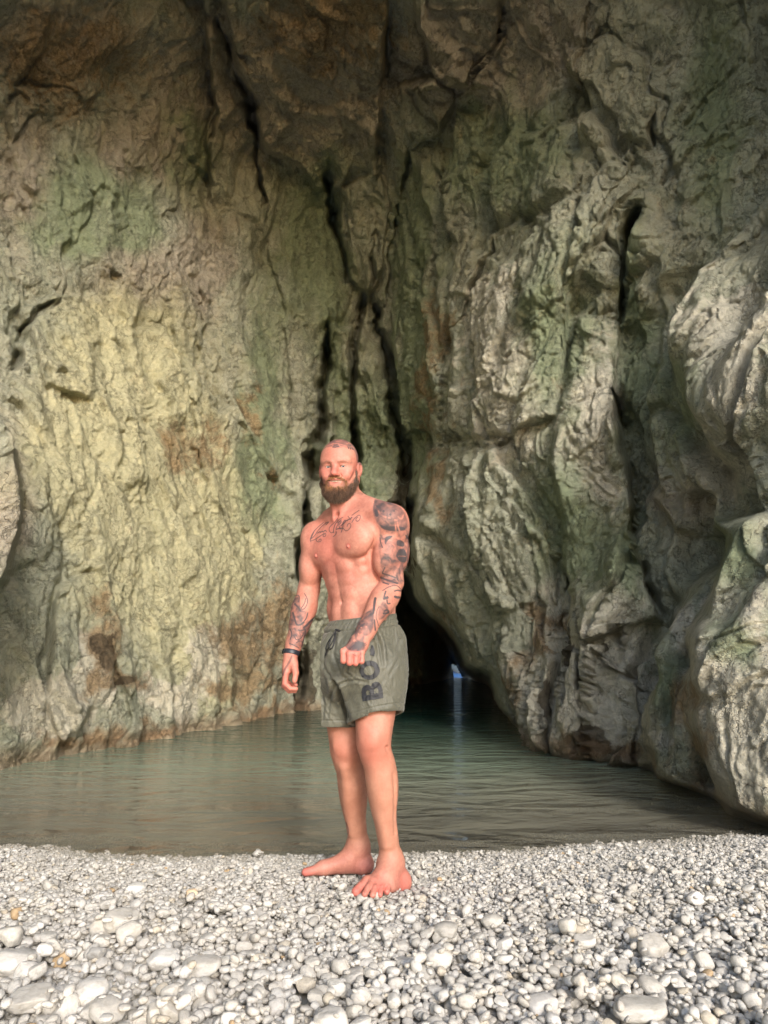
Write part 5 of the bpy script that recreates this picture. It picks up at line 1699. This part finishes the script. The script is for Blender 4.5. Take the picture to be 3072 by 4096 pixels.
# ---------------- beard: a dense base with strands growing out of it
MAT_BEARD = NT("beard_hair")
_c = MAT_BEARD.attr('tone', 'Color')
_b = MAT_BEARD.principled(Base_Color=_c, Roughness=0.55)
def build_beard():
    g = Field(np.arange(HC[0] - .13, HC[0] + .12, .0022), np.arange(HC[1] - .15, HC[1] + .07, .0022), np.arange(HC[2] - .20, HC[2] + .02, .0022))
    def Cc(a, b, ra, rb, k=0.015): g.cap(Hh(*a), Hh(*b), ra * HS, rb * HS, k)
    g.ell(Hh(0, .062, -.104), (.037 * HS, .028 * HS, .024 * HS), MH, 0.02)
    g.ell(Hh(0, .0745, -.0925), (.030 * HS, .014 * HS, .011 * HS), MH, 0.012)
    g.ell(Hh(0, .050, -.122), (.028 * HS, .022 * HS, .016 * HS), MH, 0.02)
    for s_ in (-1, 1):
        Cc((s_ * .0745, .000, -.006), (s_ * .0680, .014, -.066), .0035, .0120)
        Cc((s_ * .0655, .010, -.066), (s_ * .045, .036, -.093), .0130, .0190)
        Cc((s_ * .043, .036, -.093), (s_ * .018, .056, -.110), .018, .022)
        Cc((s_ * .050, .020, -.093), (s_ * .028, .040, -.114), .016, .019)
        Cc((s_ * .0400, .0640, -.0640), (s_ * .036, .0620, -.0900), .0040, .0090, 0.008)
        Cc((s_ * .0030, .0930, -.0500), (s_ * .0240, .0835, -.0515), .0034, .0040, 0.004)
        Cc((s_ * .0240, .0835, -.0515), (s_ * .0400, .0690, -.0640), .0040, .0042, 0.005)
    V, F = g.mesh()
    n = vnormals(V, F)
    V = V + n * (fbm(V * np.array([75, 75, 45]), 3, 5) * .0052 + fbm(V * 160, 2, 6) * .0015)[:, None]
    return smooth_mesh(V, F, 1), F
beV, beF = build_beard()
def hair_tone(V):
    q = (V - HC) / HS; x, y, z = q @ HL, q @ HF, q @ HU
    ging = np.clip(sstep(-.112, -.080, z) * sstep(.058, .028, np.abs(x)) , 0, 1)[:, None]
    grey = (sstep(-.120, -.150, z) * sstep(.035, .015, np.abs(x)))[:, None]
    base_ = np.array([0.10, 0.056, 0.034]); gi = np.array([0.38, 0.175, 0.080]); gr = np.array([0.30, 0.245, 0.19])
    r_ = rs.rand(len(V), 1)
    c = base_ * (1 - ging) + gi * ging
    c = c + (gr - c) * grey * (r_ > .55)
    cl = fbm(V * np.array([130, 130, 60]), 3, 91)[:, None]
    return c * (0.75 + 0.6 * r_) * np.clip(1.0 + 1.3 * cl, 0.35, 1.9)
beard = mesh_np("beard", beV, beF, MAT_BEARD.m, man, attrs={'tone': hair_tone(beV) * 0.6})
beN = vnormals(beV, beF)
qb = (beV - HC) / HS; bx, by, bz = qb @ HL, qb @ HF, qb @ HU
outside = BODY.sample(beV) > -0.0008
cand = np.nonzero(outside)[0]
def strands(roots, normals, lens, wid, tone, name, parent):
    n = len(roots)
    down = -HU * 0.9 + HF * 0.15
    d0 = normals * 0.75 + down * 0.5 + rs.normal(0, .28, (n, 3)); d0 /= np.linalg.norm(d0, axis=1, keepdims=True)
    d1 = normals * 0.25 + down + rs.normal(0, .38, (n, 3)); d1 /= np.linalg.norm(d1, axis=1, keepdims=True)
    p0 = roots - normals * .001
    p1 = p0 + d0 * (lens * .45)[:, None]
    p2 = p1 + d1 * (lens * .55)[:, None]
    w = np.cross(d0, rs.normal(0, 1, (n, 3))); w /= np.linalg.norm(w, axis=1, keepdims=True)
    w = w * wid
    V = np.stack([p0 - w, p0 + w, p1 + w * .8, p1 - w * .8, p2 + w * .25, p2 - w * .25], 1).reshape(-1, 3)
    b_ = (np.arange(n) * 6)[:, None]
    F = np.concatenate([b_ + np.array([[0, 1, 2, 3]]), b_ + np.array([[3, 2, 4, 5]])])
    o = mesh_np(name, V, F, MAT_BEARD.m, parent, attrs={'tone': np.repeat(tone, 6, axis=0)})
    tag(o, kind='stuff')
    return o
sel = rs.choice(cand, 16000)
ln = np.interp(bz[sel], [-.14, -.11, -.09, -.06, -.02], [.019, .014, .0085, .0050, .0032]) * rs.uniform(.6, 1.3, len(sel))
strands(beV[sel], beN[sel], ln, .00038, hair_tone(beV[sel]), "beard_hair", man)
# short whiskers where the beard thins out, brows, and the hair on the shins
cs = np.nonzero((stub > .25) & (ly > -.04) & is_head)[0]
cs = rs.choice(cs, 5000)
strands(bV[cs], bN[cs], rs.uniform(.002, .0045, len(cs)) * (1 - .4 * brow[cs]), .00028, hair_tone(bV[cs]) * (1 + 1.2 * brow[cs][:, None]), "stubble", man)
shin = np.nonzero((bV[:, 2] < .66) & (bV[:, 2] > .10))[0]
cs = rs.choice(shin, 4200)
strands(bV[cs], bN[cs] * .3, rs.uniform(.004, .010, len(cs)), .00018, np.tile([[0.24, 0.12, 0.065]], (len(cs), 1)), "leg_hair", man)

# ================================================================== SHORTS, BAND, CORD
def build_shorts():
    g = Field(np.arange(-0.25, 0.36, .0026), np.arange(2.68, 3.26, .0026), np.arange(0.50, 1.15, .0026))
    def row(sy, cxp, hw, hd, f=0.0):
        p = A(cxp, sy, 2.99); c = p + f * TF; return (p[2], c[0], c[1], hw, hd)
    g.loft([row(2425, 1457, .136, .120), row(2455, 1456, .138, .122), row(2480, 1454, .142, .126), row(2520, 1447, .162, .145), row(2580, 1436, .186, .166), row(2640, 1431, .194, .172), row(2700, 1429, .192, .168), row(2760, 1440, .175, .145), row(2800, 1444, .13, .10)], 0.01, e=2.2, ax=TL, ay=TF)
    g.cap(A(1515, 2690, 2.915), A(1494, 2960, 2.885), .116, .102, 0.03)
    g.cap(A(1359, 2690, 3.045), A(1333, 2960, 3.04), .112, .102, 0.03)
    g.ell(A(1560, 2610, 2.97), (.06, .08, .12), None, .03)
    # cavity of the legs below the crotch
    g.cap(A(1505, 2860, 2.887), A(1497, 3000, 2.885), .097, .100, 0.004, 'sub')
    g.cap(A(1352, 2860, 3.043), A(1342, 3000, 3.04), .088, .092, 0.004, 'sub')
    # fold grooves: (points with Y, radius, softness)
    folds = [
        ([(1346, 2728), (1362, 2775), (1385, 2840), (1402, 2890)], 2.900, .017, .022),
        ([(1346, 2724), (1310, 2690), (1290, 2650)], 2.885, .006, .018),
        ([(1350, 2735), (1420, 2720), (1470, 2730)], 2.845, .005, .016),
        ([(1346, 2732), (1320, 2800), (1310, 2860)], 2.93, .006, .02),
        ([(1498, 2520), (1520, 2580), (1525, 2620), (1530, 2660)], 2.80, .008, .016),
        ([(1330, 2530), (1300, 2620), (1290, 2700)], 2.90, .005, .02),
        ([(1345, 2540), (1335, 2620), (1360, 2690)], 2.865, .005, .02),
        ([(1400, 2640), (1385, 2690), (1420, 2715)], 2.845, .004, .014),
        ([(1600, 2560), (1590, 2640), (1560, 2700)], 2.83, .005, .02),
        ([(1280, 2760), (1300, 2820), (1290, 2880)], 2.96, .005, .02),
    ]
    return g, folds
g_sh, FOLDS = build_shorts()
# cut the hems and the waist
X = g_sh.x[:, None, None]; Y = g_sh.y[None, :, None]; Z3 = g_sh.z[None, None, :]
hp = [A(1407, 2888, 2.86), A(1583, 2850, 2.88)]
hp.append(hp[1] + np.array([0, .1, -.022]))
hn_ = np.cross(hp[1] - hp[0], hp[2] - hp[0]); hn_ /= hn_[2]
hemR = A(1335, 2908, 2.95)[2]
def hem_at(X, Y, Zc):
    def dist(a, b):
        t = np.clip((Zc - a[2]) / (b[2] - a[2]), 0, 1)
        return np.hypot(X - a[0] - t * (b[0] - a[0]), Y - a[1] - t * (b[1] - a[1]))
    dl = dist(A(1515, 2690, 2.915), A(1494, 2960, 2.885)) / .107
    dr_ = dist(A(1359, 2690, 3.045), A(1333, 2960, 3.04)) / .106
    zl = hp[0][2] - hn_[0] * (X - hp[0][0]) - hn_[1] * (Y - hp[0][1])
    return np.where(dl < dr_, zl, hemR)
hem = hem_at(X, Y, hemR)
g_sh.D = np.maximum(g_sh.D, (hem - Z3).astype(np.float32))
top = A(1440, 2449, 2.89)[2] + ((X - .04) * TL[0] + (Y - 2.99) * TL[1]) * 0.04 - ((X - .04) * TF[0] + (Y - 2.99) * TF[1]) * 0.12
g_sh.D = np.maximum(g_sh.D, (Z3 - top).astype(np.float32))
# open rim inside the waist
g_sh.loft([(A(1447, s, 2.99)[2], A(1447, s, 2.99)[0], A(1447, s, 2.99)[1], w, d) for s, w, d in ((2405, .132, .117), (2455, .136, .120), (2475, .136, .120))], 0.002, 'sub', 2.3, TL, TF)
sV, sF = g_sh.mesh()
sV = smooth_mesh(sV, sF, 2)
sN = vnormals(sV, sF)
spx, spy = project(sV); spx *= 4; spy *= 4
front_s = (sN * (np.array([0, 0, CAM_H]) - sV)).sum(1) > 0
dsp = np.zeros(len(sV))
band_t = (top_z := sV[:, 2]) * 0
tloc = A(1440, 2449, 2.89)[2] + ((sV[:, 0] - .04) * TL[0] + (sV[:, 1] - 2.99) * TL[1]) * 0.04 - ((sV[:, 0] - .04) * TF[0] + (sV[:, 1] - 2.99) * TF[1]) * 0.12
below = tloc - sV[:, 2]
ang = np.arctan2((sV[:, 1] - 2.99), (sV[:, 0] - .045))
band = sstep(.046, .040, below)
gath = fbm(np.stack([ang * 16, below * 18, 0 * ang], 1), 3, 71)
dsp += band * sstep(.0, .012, below) * (0.0016 * np.sin(ang * 80 + 5 * gath) + 0.0020 * gath) - 0.0055 * np.exp(-((below - .043) / .005) ** 2) + 0.002 * np.exp(-((below - .020) / .003) ** 2) * -1
dsp += 0.0075 * gath * sstep(.04, .055, below) * np.exp(-np.clip(below - .05, 0, 1) / .05)
lowf = fbm(sV * np.array([9, 9, 3.2]), 3, 72, ridged=True)
midf = fbm(sV * np.array([20, 20, 9]) + 4 * fbm(sV * 7, 2, 74)[:, None], 3, 73, ridged=True)
bodyz = sstep(.05, .09, below)
dsp += bodyz * (0.0070 * (lowf - .3) + 0.0034 * (midf - .3))
for pts, Yd, r_, k_ in FOLDS:
    d, t_ = seg_dist(spx, spy, pts)
    w = (r_ + k_) * 1000 * .55
    dsp -= front_s * (r_ * 1.1 * np.exp(-(d / (w * .45)) ** 2) - r_ * .8 * np.exp(-((d - w * 0.9) / (w * .55)) ** 2)) * np.clip(1.3 - t_, .3, 1)
hv = sV[:, 2] - hem_at(sV[:, 0], sV[:, 1], hemR)
dsp -= 0.0022 * np.exp(-((hv - .026) / .0028) ** 2)
dsp *= sstep(-.004, .012, hv) * .8 + .2
sV = sV + sN * dsp[:, None]
def cloth_material():
    t = NT("swim_short_fabric")
    p = t.pos()
    n1 = t.noise(p, 9, 3); n2 = t.noise(p, 300, 3)
    c = t.ramp(n1, [(0.3, (0.080, 0.079, 0.058)), (0.7, (0.098, 0.096, 0.071))])
    b = t.principled(Base_Color=c, Roughness=0.55)
    b.inputs['Sheen Weight'].default_value = 0.15
    h = t.math('ADD', t.math('MULTIPLY', t.noise(t.pos((1, 1, .5)), 34, 5, 0.6, 1.0), 1.0), t.math('MULTIPLY', n2, 0.06))
    t.l.new(t.bump(h, 0.6, 0.008), b.inputs['Normal'])
    return t.m
MAT_CLOTH = cloth_material()
shorts = mesh_np("shorts", sV, sF, MAT_CLOTH, man)
tris = np.concatenate([sF[:, [0, 1, 2]], sF[:, [0, 2, 3]]])
bvh = BVHTree.FromPolygons([tuple(v) for v in sV], [tuple(f) for f in tris])
CAMP = Vector((0, 0, CAM_H))
def on_cloth(sx, sy, lift=0.0034):
    d = Vector(ray(sx / 4, sy / 4)).normalized()
    h_, n_, _, _ = bvh.ray_cast(CAMP, d)
    if h_ is None: return None
    if n_.dot(d) > 0: n_ = -n_
    return h_ + n_ * lift
MAT_PRINT = simple_mat("black_print", (0.012, 0.013, 0.018), 0.6, None, 0, 0.05)
def letter(poly, holes, name, step=1.2):
    """flat print: lay a small grid over the cloth where the letter is"""
    xs_ = [p[0] for p in poly]; ys_ = [p[1] for p in poly]
    gx_ = np.arange(min(xs_), max(xs_) + step, step); gy_ = np.arange(min(ys_), max(ys_) + step, step)
    GX, GY = np.meshgrid(gx_, gy_)
    sd_ = poly_sd(GX.ravel(), GY.ravel(), poly)
    for h_ in holes: sd_ = np.maximum(sd_, -poly_sd(GX.ravel(), GY.ravel(), h_))
    # pull grid points near the outline onto it
    ok = sd_ < step * 0.75
    idx = -np.ones(len(sd_), int); V = []
    for i in np.nonzero(ok)[0]:
        q = on_cloth(float(GX.ravel()[i]), float(GY.ravel()[i]))
        if q is not None: idx[i] = len(V); V.append(q[:])
    ncol = len(gx_); F = []
    for r in range(len(gy_) - 1):
        for c in range(ncol - 1):
            q = [idx[r * ncol + c], idx[(r + 1) * ncol + c], idx[(r + 1) * ncol + c + 1], idx[r * ncol + c + 1]]
            cs_ = sd_[[r * ncol + c, (r + 1) * ncol + c, (r + 1) * ncol + c + 1, r * ncol + c + 1]].mean()
            if min(q) >= 0 and cs_ < 0: F.append(q)
    return mesh_np(name, np.array(V), np.array(F), MAT_PRINT, shorts)
ZB = lambda pts: [(1060 + x * .3978, 2350 + y * .3978) for x, y in pts]
def arcpts(cx, cy, rx, ry, a0, a1, n=24, rot=0):
    o = []
    for a in np.linspace(R(a0), R(a1), n):
        x, y = rx * math.cos(a), ry * math.sin(a)
        o.append((cx + x * math.cos(rot) - y * math.sin(rot), cy + x * math.sin(rot) + y * math.cos(rot)))
    return o
letter(ZB([(986, 1145), (1188, 1112), (1180, 1020), (1165, 975), (1140, 950), (1105, 948), (1078, 965), (1068, 995), (1045, 978), (1015, 980), (985, 1000), (974, 1040), (978, 1095)]),
       [ZB([(1024, 1086), (1058, 1080), (1056, 1045), (1046, 1032), (1030, 1033), (1019, 1048)]), ZB([(1097, 1068), (1143, 1060), (1140, 1022), (1126, 1005), (1108, 1008), (1096, 1028)])], "print_letter")
letter(ZB(arcpts(1053, 832, 100, 96, 0, 345, 32, -.25)), [ZB(arcpts(1050, 834, 55, 48, 0, 345, 24, -.25))], "print_letter")
letter(ZB([(1062, 575), (1085, 590), (1102, 625), (1105, 660), (1098, 695), (1053, 680), (1060, 655), (1050, 630), (1062, 610)]), [], "print_letter")
# drawstring, pocket seam
MAT_CORD = simple_mat("black_cord", (0.012, 0.012, 0.013), 0.6)
def cloth_tube(pts, r_, name, lift, mat, taper=1.0, wob=0.0):
    q = [on_cloth(1060 + x * .3978, 2350 + y * .3978, lift + wob * math.sin(i * 1.7)) for i, (x, y) in enumerate(pts)]
    q = [v for v in q if v is not None]
    # smooth subdivision
    for _ in range(2):
        n_ = [q[0]]
        for a, b in zip(q[:-1], q[1:]): n_ += [a.lerp(b, .25), a.lerp(b, .75)]
        n_.append(q[-1]); q = n_
    V, F = tube_mesh([(q, r_, r_ * taper)], 8)
    return mesh_np(name, V, F, mat, shorts)
cord = cloth_tube([(716, 436), (735, 445), (762, 438)], .0040, "drawstring", .006, MAT_CORD)
for pts in ([(716, 445), (690, 480), (640, 540), (615, 600), (622, 632), (655, 628), (690, 590), (712, 520), (718, 460)], [(712, 445), (672, 510), (650, 580), (660, 625), (684, 600), (695, 540), (722, 455)],
            [(716, 440), (700, 500), (670, 570), (640, 620), (624, 650), (615, 684)], [(640, 628), (630, 655), (622, 680)]):
    c_ = cloth_tube(pts, .0024, "cord_loop", .0045, MAT_CORD)
    c_.parent = cord
MAT_SEAM = simple_mat("seam_thread", (0.03, 0.03, 0.024), 0.8)
cloth_tube([(1165, 400), (1185, 470), (1195, 530), (1215, 590), (1225, 660), (1228, 735)], .0011, "pocket_seam", .0004, MAT_SEAM)

# ---------------- wristband
MAT_BAND = simple_mat("rubber_strap", (0.018, 0.021, 0.030), 0.45, 200, 0.1)
def wristband():
    wr0 = A(1171, 2592, 3.018); wr1 = A(1162, 2634, 3.010)
    axis = nrm(wr1 - wr0)
    e1 = nrm(np.cross(axis, [0, 1, 0])); e2 = np.cross(axis, e1)
    V, F = [], []
    n = 56; prof = [(-.5, 0), (-.5, .0022), (-.3, .0032), (.3, .0032), (.5, .0022), (.5, 0)]
    cen = (wr0 + wr1) / 2 + axis * -.002
    Wd = .0195
    for i in range(n):
        a = 2 * math.pi * i / n
        d = e1 * math.cos(a) + e2 * math.sin(a)
        # find the skin along d
        ts = np.linspace(.018, .075, 60)
        for u, off in prof:
            c = cen + axis * (u * Wd) 
            pts = c + ts[:, None] * d
            dv = BODY.sample(pts)
            k = np.argmax(dv > 0) if (dv > 0).any() else 30
            V.append(c + d * (ts[k] + off - .0004))
    for i in range(n):
        for j in range(len(prof) - 1):
            F.append((i * 6 + j, i * 6 + j + 1, ((i + 1) % n) * 6 + j + 1, ((i + 1) % n) * 6 + j))
    band = mesh_np("wristband", np.array(V), np.array(F), MAT_BAND, man)
    # tracker capsule on the outer side
    g = Field(*[np.arange(c - .03, c + .03, .0012) for c in cen + e1 * 0])
    side = -1 if e1[0] > 0 else 1
    d = e1 * side
    ts = np.linspace(.018, .06, 60); dv = BODY.sample(cen + ts[:, None] * d); k = np.argmax(dv > 0)
    c = cen + d * (ts[k] + .004)
    g = Field(*[np.arange(q - .03, q + .03, .0012) for q in c])
    M = np.stack([d, axis, np.cross(d, axis)])
    g.ell(c, (.0055, .0115, .017), M, 0.002)
    V_, F_ = g.mesh()
    mesh_np("tracker", smooth_mesh(V_, F_, 2), F_, simple_mat("dark_glass", (0.008, 0.008, 0.010), 0.15), band)
wristband()
